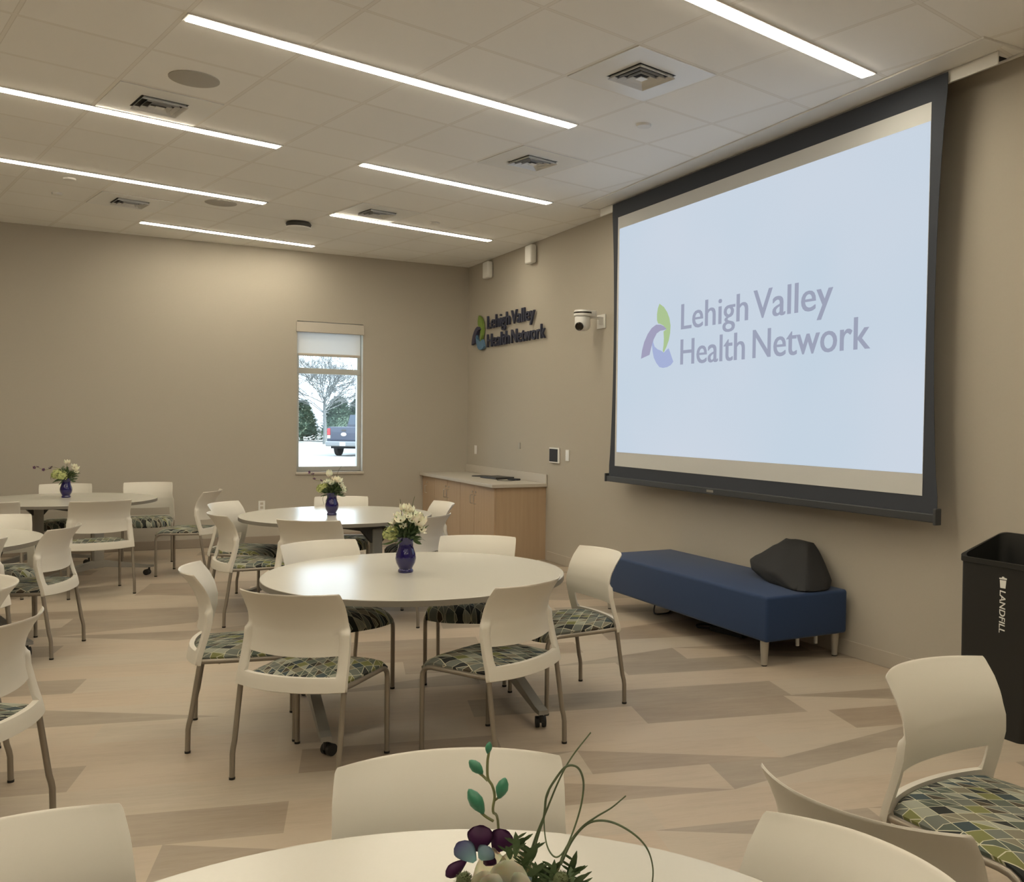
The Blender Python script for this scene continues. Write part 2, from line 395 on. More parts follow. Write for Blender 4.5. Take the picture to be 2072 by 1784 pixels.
bm = bmesh.new(); box(bm, XW, -0.66, -0.012, -0.0005, 0.0, 0.105, 0.003); struct('baseboard_back', bm, M['base_dark'])
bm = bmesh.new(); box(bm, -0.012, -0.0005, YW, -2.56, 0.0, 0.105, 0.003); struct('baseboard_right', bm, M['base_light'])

# window_1: frame set back in the opening, transom bar, panes, sill
w = empty('window_1', (0, 0, 0)); w['kind'] = 'structure'
fy0, fy1 = 0.11, 0.19
bm = bmesh.new()
box(bm, WX0, WX0+0.045, fy0, fy1, WZ0, WZ1, 0.004); box(bm, WX1-0.045, WX1, fy0, fy1, WZ0, WZ1, 0.004)
box(bm, WX0, WX1, fy0+0.001, fy1-0.001, WZ0, WZ0+0.06, 0.004); box(bm, WX0, WX1, fy0+0.001, fy1-0.001, WZ1-0.05, WZ1, 0.004)
box(bm, WX0, WX1, fy0-0.01, fy1-0.001, 2.115, 2.185, 0.004)
obj('window_frame', bm, M['frame'], w)
bxo('window_pane', WX0+0.04, WX1-0.04, 0.148, 0.152, 2.18, WZ1-0.045, M['glass'], w)
bxo('window_pane', WX0+0.04, WX1-0.04, 0.148, 0.152, WZ0+0.055, 2.12, M['glass'], w)
bm = bmesh.new(); box(bm, WX0-0.015, WX1+0.015, -0.02, 0.11, WZ0-0.035, WZ0, 0.005); obj('window_sill', bm, M['counter'], w)
# roller shade
t = empty('roller_shade', ((WX0+WX1)/2, 0.0, WZ1))
tag(t, 'half-raised pale roller shade with a beige headbox in the window top', 'roller shade')
hw = (WX1-WX0)/2
bxo('headbox', -hw-0.012, hw+0.012, -0.025, 0.06, -0.135, -0.012, M['counter'], t, 0.004)
bxo('shade_cloth', -hw+0.012, hw-0.03, 0.030, 0.032, -0.40, -0.13, M['shade'], t)
bxo('hem_bar', -hw+0.012, hw-0.03, 0.020, 0.040, -0.43, -0.395, M['counter'], t, 0.006)

# ------------------------------------------------------------------ ceiling items (laid out on the tile grid)
def gp(i, j, z=HC):
    return Vector((GX + GS*(i*math.cos(GA)-j*math.sin(GA)), GY + GS*(i*math.sin(GA)+j*math.cos(GA)), z))
LIGHT_LABELS = [
    ((-3, 1.0), 2, 'longest glowing ceiling strip, running above the middle round table'),
    ((-2, 2.0), -1, 'wide glowing strip ending beside the top of the projection screen'),
    ((0, 3.0), 5, 'short glowing strip ahead of the square vent nearer the screen'),
    ((1, 4.0), 8, 'short glowing strip closest to the room corner with the sign'),
    ((-1, 2.0), 10.82, 'last glowing strip, nearest the window wall'),
    ((-5, -1.0), 5, 'glowing strip just past the round ceiling speaker and the upper left vent'),
    ((-4, 0.0), 8, 'second glowing strip from the window wall, beside the faint round speaker'),
]
def linear_light(i0, i1, j, label):
    L = (i1-i0)*GS; wd_ = 0.15*GS
    t = empty('linear_ceiling_light', gp(i0, j), GA); tag(t, label, 'ceiling light', 'recessed linear ceiling lights')
    bm = bmesh.new(); box(bm, 0.018, L-0.018, 0.006, wd_-0.006, -0.0135, -0.0015, 0.003, 2); obj('diffuser', bm, M['lamp'], t)
    bm = bmesh.new()
    box(bm, 0.004, L-0.004, -0.004, 0.006, -0.009, -0.0005); box(bm, 0.004, L-0.004, wd_-0.006, wd_+0.004, -0.009, -0.0005)
    box(bm, 0.004, 0.018, 0.006, wd_-0.006, -0.009, -0.0005); box(bm, L-0.018, L-0.004, 0.006, wd_-0.006, -0.009, -0.0005)
    obj('trim', bm, M['white'], t)
    return t
for (i0, i1), j, lab in LIGHT_LABELS: linear_light(i0, i1, j, lab)
# unseen strips added behind the camera and to its left to light the room
for k, (i0, i1, j) in enumerate([(-8, -4, -1), (-3, 1, -4), (-9, -5, -4), (-4, 0, -7), (-10, -6, -7), (-5, -1, -10), (-9, -5, 2), (-11, -7, 5), (-9, -6, 8)]):
    o = linear_light(i0, i1, j, 'unseen glowing ceiling strip added beyond the camera to light the room')

def vent(i, j, label):
    t = empty('ceiling_vent', gp(i, j), GA); tag(t, label, 'ceiling vent', 'square ceiling air vents')
    h = GS/2-0.012; q = 0.145
    bm = bmesh.new()
    box(bm, -h, h, q, h, -0.006, -0.001); box(bm, -h, h, -h, -q, -0.006, -0.001)
    box(bm, -h, -q, -q, q, -0.006, -0.001); box(bm, q, h, -q, q, -0.006, -0.001)
    obj('panel', bm, M['white_tile'], t)
    bxo('gap_shade', -q, q, -q, q, -0.003, -0.001, M['vent_dark'], t)  # dark sheet paints the shade inside the vent; no cavity behind it
    bm = bmesh.new()
    for a in (0.141, 0.103, 0.065):
        b_ = a-0.013; zt, zb = -0.004, -0.022   # square slanting louvre ring
        ro = [bm.verts.new((sx*a, sy*a, zb-0.004)) for sx, sy in ((-1, -1), (1, -1), (1, 1), (-1, 1))]
        ri = [bm.verts.new((sx*b_, sy*b_, zt)) for sx, sy in ((-1, -1), (1, -1), (1, 1), (-1, 1))]
        r3 = [bm.verts.new((sx*(b_-0.003), sy*(b_-0.003), zt+0.003)) for sx, sy in ((-1, -1), (1, -1), (1, 1), (-1, 1))]
        r4 = [bm.verts.new((sx*(a-0.003), sy*(a-0.003), zb)) for sx, sy in ((-1, -1), (1, -1), (1, 1), (-1, 1))]
        for A, B_ in ((ro, ri), (ri, r3), (r3, r4), (r4, ro)):
            for k in range(4): bm.faces.new((A[k], A[(k+1) % 4], B_[(k+1) % 4], B_[k]))
    box(bm, -0.027, 0.027, -0.027, 0.027, -0.026, -0.022)
    obj('louvre', bm, M['white_tile'], t)
vent(0.5, 0.5, 'large white square vent between the long strip light and the screen strip')
vent(1.5, 3.5, 'square vent near the screen casing, second nearest the projection screen')
vent(-2.5, 4.5, 'square vent beside the round grey ceiling speaker')
vent(-1.5, 9.5, 'small-looking vent nearest the window wall on the left')
vent(1.5, 7.5, 'vent beside the short strip light closest to the corner')
def disc(name, i, j, r, h, m, label, cat, group=None):
    bm = bmesh.new(); lathe(bm, [(0, 0), (r, 0), (r, -h*0.6), (r*0.92, -h), (0, -h)], 32)
    o = obj(name, bm, m, smooth=True); o.location = gp(i, j, HC-0.0005); tag(o, label, cat, group); return o
disc('ceiling_speaker', -2.48, 3.48, 0.145, 0.008, M['speaker'], 'round grey ceiling speaker grille beside the upper left vent', 'speaker', 'round ceiling speakers')
disc('ceiling_speaker', -0.5, 8.55, 0.145, 0.008, M['speaker'], 'faint round ceiling speaker next to the second last strip light', 'speaker', 'round ceiling speakers')
disc('sprinkler_cover', 1.5, 1.52, 0.052, 0.016, M['white'], 'round white sprinkler cover below the big square vent', 'sprinkler cover', 'sprinkler covers')
disc('sprinkler_cover', -2.49, 8.54, 0.05, 0.016, M['white'], 'small white sprinkler cover on the far left of the ceiling', 'sprinkler cover', 'sprinkler covers')
disc('sprinkler_cover', 2.51, 7.48, 0.05, 0.016, M['white'], 'small sprinkler cover beside the corner vent and short strip', 'sprinkler cover', 'sprinkler covers')
disc('ceiling_sensor', -2.43, 9.62, 0.045, 0.02, M['white'], 'tiny grey sensor at the left of the ceiling near the window wall', 'sensor')
t = empty('access_point', gp(0.92, 9.08)); tag(t, 'dark round wireless unit hanging from the ceiling with a white rim', 'wireless unit')
bm = bmesh.new(); lathe(bm, [(0, -0.0005), (0.115, -0.0005), (0.13, -0.02), (0.12, -0.05), (0, -0.05)], 32); obj('housing', bm, M['dark_steel'], t, smooth=True)
bm = bmesh.new(); lathe(bm, [(0.10, -0.05), (0.128, -0.053), (0.12, -0.062), (0, -0.066)], 32); obj('cover', bm, M['white'], t, smooth=True)

# ------------------------------------------------------------------ projection screen
SX = -0.20
S = empty('projection_screen', (0, 0, 0)); tag(S, 'large lowered projection screen with black border showing a pale blue slide', 'projection screen')
yL, yR, zT, zB = -4.418, -8.113, 3.460, 1.152       # white fabric
def edgecurve(y0, side, z):                          # tensioned sides bow inwards
    t_ = (z-zB)/(zT-zB); return y0 + side*0.055*math.sin(PI*min(1, max(0, t_)))**0.7
bm = bmesh.new(); NZ = 24; rows = []
zs = [1.045+(3.60-1.045)*k/NZ for k in range(NZ+1)]
for z_ in zs:
    l = edgecurve(-4.305, -1, z_); r_ = edgecurve(-8.225, 1, z_)
    rows.append([bm.verts.new((SX+0.004, l, z_)), bm.verts.new((SX+0.004, r_, z_)), bm.verts.new((SX+0.006, l, z_)), bm.verts.new((SX+0.006, r_, z_))])
for a, b_ in zip(rows, rows[1:]):
    bm.faces.new((a[0], a[1], b_[1], b_[0])); bm.faces.new((a[2], b_[2], b_[3], a[3])); bm.faces.new((a[0], b_[0], b_[2], a[2])); bm.faces.new((a[1], a[3], b_[3], b_[1]))
bm.faces.new((rows[0][0], rows[0][2], rows[0][3], rows[0][1])); bm.faces.new((rows[-1][0], rows[-1][1], rows[-1][3], rows[-1][2]))
obj('border', bm, M['border'], S)
bxo('viewing_surface', SX+0.001, SX+0.0035, yR, yL, zB, zT, M['fabric_screen'], S)
pi_ = bxo('projected_picture', SX-0.0005, SX+0.0006, -8.111, -4.45, 1.282, 3.350, M['proj'], S)
bm = bmesh.new(); box(bm, SX-0.012, SX+0.022, -8.222, -4.265, 1.000, 1.052, 0.006, 2)
box(bm, SX-0.02, SX+0.03, -8.236, -8.215, 0.988, 1.085, 0.004); box(bm, SX-0.02, SX+0.03, -4.278, -4.258, 0.998, 1.075, 0.004)
obj('bottom_bar', bm, M['bar'], S)
bxo('maker_plate', SX-0.0145, SX-0.0122, -6.02, -5.93, 1.017, 1.036, M['chrome'], S)
bm = bmesh.new(); box(bm, SX-0.20, SX-0.185, -8.62, -4.02, HC-0.012, HC-0.0005, 0.002); box(bm, SX+0.155, SX+0.17, -8.62, -4.02, HC-0.012, HC-0.0005, 0.002)
box(bm, SX-0.20, SX+0.17, -8.635, -8.62, HC-0.012, HC-0.0005, 0.002); box(bm, SX-0.20, SX+0.17, -4.02, -4.005, HC-0.012, HC-0.0005, 0.002)
box(bm, SX+0.02, SX+0.030, -8.55, -4.03, HC-0.075, HC-0.002, 0.003); box(bm, SX-0.185, SX-0.01, -8.62, -4.02, HC-0.006, HC-0.001, 0.001)
obj('casing_trim', bm, M['white'], S)
bxo('slot_shade', SX+0.032, SX+0.155, -8.50, -4.03, HC-0.004, HC-0.001, M['black'], S)  # black strip stands in for the slot's shade; the ceiling isn't cut

def leaf_shapes():
    G = [(225, 228), (262, 262), (290, 310), (308, 360), (318, 420), (316, 480), (306, 540), (288, 590), (266, 636), (258, 620), (264, 575), (266, 520), (262, 462), (284, 448), (262, 415), (235, 396), (216, 390), (206, 362), (205, 310), (212, 262)]
    Pp = [(72, 668), (80, 600), (98, 530), (128, 465), (162, 420), (200, 397), (235, 402), (262, 418), (288, 446), (262, 452), (235, 452), (205, 470), (180, 515), (160, 580), (146, 642)]
    Bl = [(166, 452), (180, 500), (176, 540), (188, 578), (215, 604), (240, 616), (256, 628), (268, 638), (290, 616), (306, 606), (322, 650), (345, 718), (325, 744), (295, 758), (262, 762), (232, 752), (205, 715), (184, 670), (172, 615), (165, 550)]
    f = lambda L_: [((a-72)/273.0, (762-b)/534.0) for a, b in L_]
    return f(G), f(Pp), f(Bl)
lg, lp, lb = leaf_shapes()
def place_screen(y0, z0): return lambda u, v_, w_: (SX-0.0008-w_, y0-u, z0+v_)
for wrd, y_, z_, wd_ in (('Lehigh', -5.505, 2.338, 0.905), ('Valley', -6.470, 2.340, 0.850), ('Health', -5.503, 2.047, 0.875), ('Network', -6.470, 2.050, 1.198)):
    text_mesh('projected_word', wrd, wd_, 0.222, 0.0010, place_screen(y_, z_), M['proj_grey'], pi_, bold=0.013)
for pts, mm, nm, dp in ((lg, 'proj_green', 'projected_green_leaf', 0.0010), (lb, 'proj_blue', 'projected_blue_leaf', 0.0014), (lp, 'proj_purple', 'projected_purple_leaf', 0.0018)):
    bm = bmesh.new(); prism(bm, pts, lambda u, v_, w_: Vector((SX-0.0008-w_, -4.872-u*0.525, 2.031+v_*0.555)), dp); obj(nm, bm, M[mm], pi_)

# ------------------------------------------------------------------ wall sign of standing letters
t = empty('wall_sign', (0, 0, 0)); tag(t, 'dark blue raised letter sign with a three-leaf emblem on the wall', 'sign')
def place_sign(y0, z0, sk): return lambda u, v_, w_: (-0.018-w_, y0-u, z0+v_)
for wrd, y_, z_, wd_ in (('Lehigh', -0.765, 2.725, 0.735), ('Valley', -1.540, 2.725, 0.675), ('Health', -0.765, 2.494, 0.720), ('Network', -1.548, 2.494, 0.955)):
    text_mesh('raised_word', wrd, wd_, 0.174, 0.022, place_sign(y_, z_, 0), M['sign_navy'], t, bold=0.013)
for pts, mm, nm, dp in ((lg, 'sign_green', 'green_leaf', 0.030), (lb, 'sign_blue', 'blue_leaf', 0.033), (lp, 'sign_purple', 'purple_leaf', 0.036)):
    bm = bmesh.new(); prism(bm, pts, lambda u, v_, w_: Vector((-0.018-w_, -0.262-u*0.43, 2.472+v_*0.45)), dp); o = obj(nm, bm, M[mm], t)
for y_, z_ in ((-0.45, 2.56), (-0.55, 2.78), (-0.79, 2.80), (-0.79, 2.58), (-1.72, 2.76), (-1.56, 2.58), (-2.38, 2.60)):
    bm = bmesh.new(); tube(bm, [(-0.0005, y_, z_), (-0.019, y_, z_)], 0.004, 6); obj('stand_off', bm, M['dark_steel'], t)

# ------------------------------------------------------------------ things on the right wall
def wall_box(name, y0, y1, z0, z1, d, m, label, cat, group=None, bev=0.008):
    o = bxo(name, -d, -0.0008, y0, y1, z0, z1, m, None, bev, 3, True); tag(o, label, cat, group); return o
for yc, zc, lb_ in ((-0.80, 3.47, 'white rounded wall box close to the room corner below the ceiling'), (-2.12, 3.475, 'white rounded wall box farther from the corner, nearer the screen')):
    t = empty('wall_sensor', (-0.0008, yc, zc)); tag(t, lb_, 'wall sensor box', 'white boxes high on the wall')
    bxo('housing', -0.085, -0.010, -0.088, 0.088, -0.105, 0.105, M['white'], t, 0.02, 4, True)
    bxo('mount_plate', -0.010, 0.0, -0.07, 0.07, -0.085, 0.085, M['speaker'], t, 0.002)
t = empty('video_camera', (0, -3.77, 2.60)); tag(t, 'white pan tilt video camera on a wall bracket left of the screen', 'video camera')
bm = bmesh.new(); box(bm, -0.014, -0.0008, -0.085, 0.085, -0.105, 0.035, 0.004); box(bm, -0.16, -0.010, -0.050, 0.050, -0.010, 0.004, 0.003)
box(bm, -0.06, -0.010, -0.05, -0.042, -0.07, -0.002, 0.002); obj('bracket', bm, M['white'], t)
bm = bmesh.new(); box(bm, -0.21, -0.10, -0.075, 0.075, 0.002, 0.062, 0.01, 3); lathe(bm, [(0, 0.062), (0.085, 0.062), (0.092, 0.05), (0.092, 0.008), (0.085, 0.002), (0, 0.002)], 32, (-0.215, 0, 0)); obj('base', bm, M['white'], t, smooth=True)
bm = bmesh.new()
lathe(bm, [(0.0925, 0.028), (0.0935, 0.030), (0.0935, 0.042), (0.0925, 0.044)], 32, (-0.215, 0, 0)); obj('infrared_strip', bm, M['lens'], t, smooth=True)
bm = bmesh.new(); lathe(bm, [(0, 0.004), (0.07, 0.004), (0.078, -0.012), (0.078, -0.09), (0.065, -0.12), (0.035, -0.138), (0, -0.142)], 32, (-0.22, 0, 0)); hd = obj('head', bm, M['white'], t, smooth=True)
bm = bmesh.new(); mt = Matrix.Translation((-0.262, -0.028, -0.095)) @ Vector((-0.62, -0.66, -0.25)).to_track_quat('Z', 'Y').to_matrix().to_4x4()
lathe(bm, [(0, 0.0), (0.040, 0.0), (0.042, 0.035), (0.034, 0.040), (0.028, 0.030), (0, 0.030)], 28)
for v in bm.verts: v.co = mt @ v.co
obj('lens', bm, M['lens'], hd, smooth=True)
wall_box('wall_switch', -0.365, -0.290, 1.11, 1.225, 0.008, M['white'], 'white switch plate in the corner above the counter', 'wall switch', bev=0.002)
wall_box('wall_button', -1.79, -1.74, 1.225, 1.30, 0.012, M['speaker'], 'small grey wall button above the middle of the counter', 'wall button', bev=0.002)
t = empty('touch_panel', (0, -2.735, 1.185)); tag(t, 'square touch panel with black screen and white rim on the wall', 'touch panel')
bxo('housing', -0.022, -0.0008, -0.125, 0.115, -0.085, 0.085, M['white'], t, 0.006, 2)
bxo('display', -0.0245, -0.0215, -0.105, 0.103, -0.070, 0.070, M['black'], t, 0.001)
t = empty('keypad', (0, -3.045, 1.195)); tag(t, 'narrow white control keypad right of the touch panel', 'keypad')
bxo('plate', -0.010, -0.0008, -0.040, 0.040, -0.060, 0.060, M['white'], t, 0.002)
for k in range(3): bxo('key', -0.0125, -0.0095, -0.028, 0.028, -0.048+k*0.034, -0.020+k*0.034, M['white_tile'], t, 0.001)
t = empty('wall_outlet', (-2.647, -0.0008, 0.48)); tag(t, 'white power outlet low on the window wall behind the far middle table', 'outlet')
bxo('plate', -0.038, 0.038, -0.007, 0.0, -0.058, 0.058, M['white'], t, 0.002)
for s in (-1, 1): bxo('socket', -0.017, 0.017, -0.009, -0.006, s*0.024-0.015, s*0.024+0.015, M['counter'], t, 0.001)

# ------------------------------------------------------------------ cabinet and counter
t = empty('base_cabinet', (-0.31, -1.255, 0)); tag(t, 'maple base cabinet with metal pulls in the room corner', 'cabinet')
bm = bmesh.new(); box(bm, -0.29, 0.309, -1.255, 1.254, 0.10, 0.822); box(bm, -0.23, 0.309, -1.235, 1.254, 0.0, 0.10); box(bm, -0.29, 0.309, -1.255, -1.235, 0.0, 0.10); obj('body', bm, M['maple'], t)
for y0, y1 in ((0.76, 1.25), (0.285, 0.755), (-0.175, 0.280), (-0.635, -0.180), (-1.250, -0.640)):
    d = bxo('door', -0.311, -0.2905, y0+0.0015, y1-0.0015, 0.104, 0.818, M['maple'], t, 0.001)
    side = 1 if y0 in (-0.175, -1.250, 0.76) else -1
    hy = (y1-0.05) if side == 1 else (y0+0.05)
    if y0 == 0.76: hy = 1.07
    bm = bmesh.new(); tube(bm, spline([(-0.311, hy, 0.60), (-0.338, hy, 0.605), (-0.340, hy, 0.62), (-0.340, hy, 0.68), (-0.338, hy, 0.695), (-0.311, hy, 0.70)], 4), 0.004, 6)
    obj('handle', bm, M['chrome'], d, smooth=True)
    bm = bmesh.new(); tube(bm, [(-0.310, hy, 0.735), (-0.318, hy, 0.735)], 0.010, 12); obj('lock', bm, M['chrome'], d, smooth=True)
t = empty('countertop', (-0.33, -1.28, 0.822)); tag(t, 'cream solid surface countertop with a low backsplash on the maple cabinet', 'countertop')
bm = bmesh.new(); box(bm, -0.335, 0.329, -1.265, 1.279, 0.0005, 0.038, 0.004); obj('top', bm, M['counter'], t)
bm = bmesh.new(); box(bm, 0.309, 0.3285, -1.265, 1.279, 0.0385, 0.138, 0.003); obj('backsplash', bm, M['counter'], t)
t = empty('laptop', (-0.19, -1.53, 0.8605), D2R(6)); tag(t, 'closed dark laptop lying on the countertop', 'laptop')
bxo('base', -0.125, 0.125, -0.20, 0.20, 0.0, 0.014, M['dark_steel'], t, 0.004); bxo('lid', -0.125, 0.125, -0.20, 0.20, 0.0145, 0.024, M['dark_steel'], t, 0.003)
o = bxo('tablet', -0.09, 0.09, -0.13, 0.13, 0, 0.010, M['dark_steel'], None, 0.003); o.location = (-0.19, -1.12, 0.8605); o.rotation_euler = (0, 0, 0.5); tag(o, 'thin dark tablet behind the laptop on the countertop', 'tablet')
o = bxo('remote_control', -0.03, 0.03, -0.085, 0.085, 0, 0.022, M['black'], None, 0.008); o.location = (-0.13, -1.90, 0.8605); o.rotation_euler = (0, 0, 0.35); tag(o, 'small black remote control right of the laptop', 'remote control')
bm = bmesh.new(); tube(bm, spline([(-0.16, -1.74, 0.8645), (-0.30, -1.80, 0.8645), (-0.33, -1.95, 0.8645), (-0.24, -2.04, 0.8645), (-0.15, -1.99, 0.8645)], 8), 0.0035, 6)
o = obj('cable', bm, M['black'], smooth=True); tag(o, 'thin black cable looping from the laptop to the remote control', 'cable')

# ------------------------------------------------------------------ bench and what lies on and under it
t = empty('bench', (-0.395, -6.27, 0)); tag(t, 'long navy blue upholstered bench on metal legs below the screen', 'bench')
bm = bmesh.new(); box(bm, -0.345, 0.345, -1.09, 1.09, 0.165, 0.46, 0.022, 4); obj('upholstery', bm, M['navy'], t, smooth=True)
for sx in (-1, 1):
    for sy in (-1, 1):
        bm = bmesh.new(); lathe(bm, [(0, 0.008), (0.020, 0.008), (0.030, 0.165), (0, 0.165)], 20, (sx*0.30, sy*1.02, 0)); l_ = obj('leg', bm, M['leg_metal'], t, smooth=True)
        bm = bmesh.new(); lathe(bm, [(0, 0.0), (0.018, 0.0), (0.018, 0.008), (0, 0.008)], 16, (sx*0.30, sy*1.02, 0)); obj('foot_glide', bm, M['rubber'], l_)
# black bag slumped against the wall
from mathutils import noise as mnoise
def soft_hull(P, cuts, smooth, amp):
    bm = bmesh.new(); vs = [bm.verts.new(p_) for p_ in P]
    bmesh.ops.convex_hull(bm, input=vs)
    for v in [v for v in bm.verts if not v.link_faces]: bm.verts.remove(v)
    bmesh.ops.triangulate(bm, faces=bm.faces)
    bmesh.ops.subdivide_edges(bm, edges=bm.edges, cuts=cuts, use_grid_fill=True)
    for k in range(smooth): bmesh.ops.smooth_vert(bm, verts=bm.verts, factor=0.4, use_axis_x=True, use_axis_y=True, use_axis_z=True)
    for v in bm.verts:
        q_ = mnoise.noise(v.co*8.0)*amp + mnoise.noise(v.co*22.0)*amp*0.3
        v.co += Vector((q_*0.6, q_*0.8, q_)); v.co.z = max(v.co.z, 0.4615); v.co.x = min(v.co.x, -0.006)
    return bm
bm = soft_hull([(-0.10, -6.66, 0.462), (-0.36, -6.86, 0.462), (-0.44, -7.30, 0.462), (-0.42, -7.352, 0.462), (-0.20, -7.352, 0.462), (-0.07, -7.15, 0.462),
     (-0.10, -6.50, 0.560), (-0.30, -6.60, 0.575), (-0.33, -6.66, 0.52), (-0.10, -6.78, 0.745), (-0.05, -7.02, 0.745), (-0.16, -6.84, 0.745), (-0.12, -7.03, 0.745),
     (-0.04, -7.14, 0.575), (-0.10, -7.26, 0.51), (-0.36, -7.33, 0.495), (-0.40, -7.05, 0.54), (-0.22, -7.00, 0.66)], 5, 1, 0.012)
o = obj('bag', bm, M['bag'], smooth=True, ang=80); tag(o, 'slumped black cloth bag leaning on the wall at the bench end', 'bag')
bm = bmesh.new(); tube(bm, spline([(-0.30, -5.25, 0.150), (-0.32, -5.36, 0.07), (-0.42, -5.50, 0.006), (-0.47, -5.62, 0.006), (-0.36, -5.62, 0.006), (-0.26, -5.52, 0.008), (-0.18, -5.45, 0.02), (-0.10, -5.50, 0.15)], 8), 0.006, 6)
o = obj('extension_lead', bm, M['black'], smooth=True); tag(o, 'black power cord loop drooping under the far end of the bench', 'cord')
t = empty('power_strip', (-0.36, -6.45, 0), D2R(12)); tag(t, 'black power strip and cords on the floor under the bench middle', 'power strip')
bxo('body', -0.03, 0.03, -0.16, 0.16, 0.0, 0.04, M['black'], t, 0.006)
for k in range(3): bxo('socket', -0.018, 0.018, -0.11+k*0.09, -0.07+k*0.09, 0.0395, 0.042, M['dark_steel'], t)
bm = bmesh.new(); tube(bm, spline([(0, 0.16, 0.02), (-0.03, 0.28, 0.006), (0.06, 0.36, 0.006), (0.14, 0.24, 0.006), (0.2, 0.1, 0.006)], 8), 0.005, 6); obj('cord', bm, M['black'], t, smooth=True)
for (yy, xx, lab) in ((-7.02, -0.36, 'tiny white cable clip under the bench end, nearer the front leg'), (-7.02, -0.20, 'tiny white cable clip under the bench end, nearer the wall leg')):
    o = bxo('cable_clip', -0.010, 0.010, -0.008, 0.008, -0.085, 0.0, M['white'], None, 0.002); o.location = (xx, yy-0.2, 0.1645); tag(o, lab, 'cable clip', 'white clips under the bench')

# ------------------------------------------------------------------ landfill bin
t = empty('waste_bin', (-0.36, -8.90, 0)); tag(t, 'tall black bin with white LANDFILL lettering at the right wall', 'bin')
def bin_ring(bm, x0, x1, y0, y1, z0, z1, c=0.035, n_=5):
    """rounded rectangle ring; z rises from x0 (front) to x1 (wall side)"""
    pts = []
    for cx, cy, a0 in ((x1-c, y1-c, 0), (x0+c, y1-c, 90), (x0+c, y0+c, 180), (x1-c, y0+c, 270)):
        for k in range(n_+1):
            a = D2R(a0+90*k/n_); pts.append((cx+c*math.cos(a), cy+c*math.sin(a)))
    return [bm.verts.new((px, py, z0+(z1-z0)*max(0, min(1, (px-x0)/(x1-x0)))**0.9)) for px, py in pts]
bm = bmesh.new()
rings = [bin_ring(bm, -0.140, 0.13, -0.150, 0.236, 0.0, 0.0, 0.03), bin_ring(bm, -0.145, 0.185, -0.215, 0.240, 0.86, 0.972, 0.03), bin_ring(bm, -0.152, 0.192, -0.222, 0.246, 0.862, 0.974, 0.03), bin_ring(bm, -0.152, 0.192, -0.222, 0.246, 0.888, 0.998, 0.03),
         bin_ring(bm, -0.138, 0.178, -0.208, 0.232, 0.888, 0.998, 0.045), bin_ring(bm, -0.130, 0.118, -0.14, 0.226, 0.03, 0.03, 0.03)]
for a, b_ in zip(rings, rings[1:]):
    k = len(a)
    for i in range(k): bm.faces.new((a[i], a[(i+1) % k], b_[(i+1) % k], b_[i]))
bm.faces.new(rings[0][::-1]); bm.faces.new(rings[-1])
obj('body', bm, M['bin'], t, smooth=True, ang=30)
text_mesh('lettering', 'LANDFILL', 0.215, 0.036, 0.0012, lambda u, v_, w_: (-0.1442-w_, -0.008-v_, 0.745-u), M['print'], t, bold=0.013, shear=0.12)
bm = bmesh.new()
prism(bm, [(0.0, 0.004), (0.0, 0.034), (0.040, 0.038), (0.040, 0.0)], lambda u, v_, w_: Vector((-0.1442-w_, -0.006-v_, 0.757+u)), 0.0012)
prism(bm, [(0.044, -0.003), (0.044, 0.041), (0.052, 0.041), (0.054, 0.026), (0.058, 0.024), (0.058, 0.014), (0.052, 0.012), (0.050, -0.003)], lambda u, v_, w_: Vector((-0.1442-w_, -0.006-v_, 0.757+u)), 0.0012)
obj('bin_symbol', bm, M['print'], t)

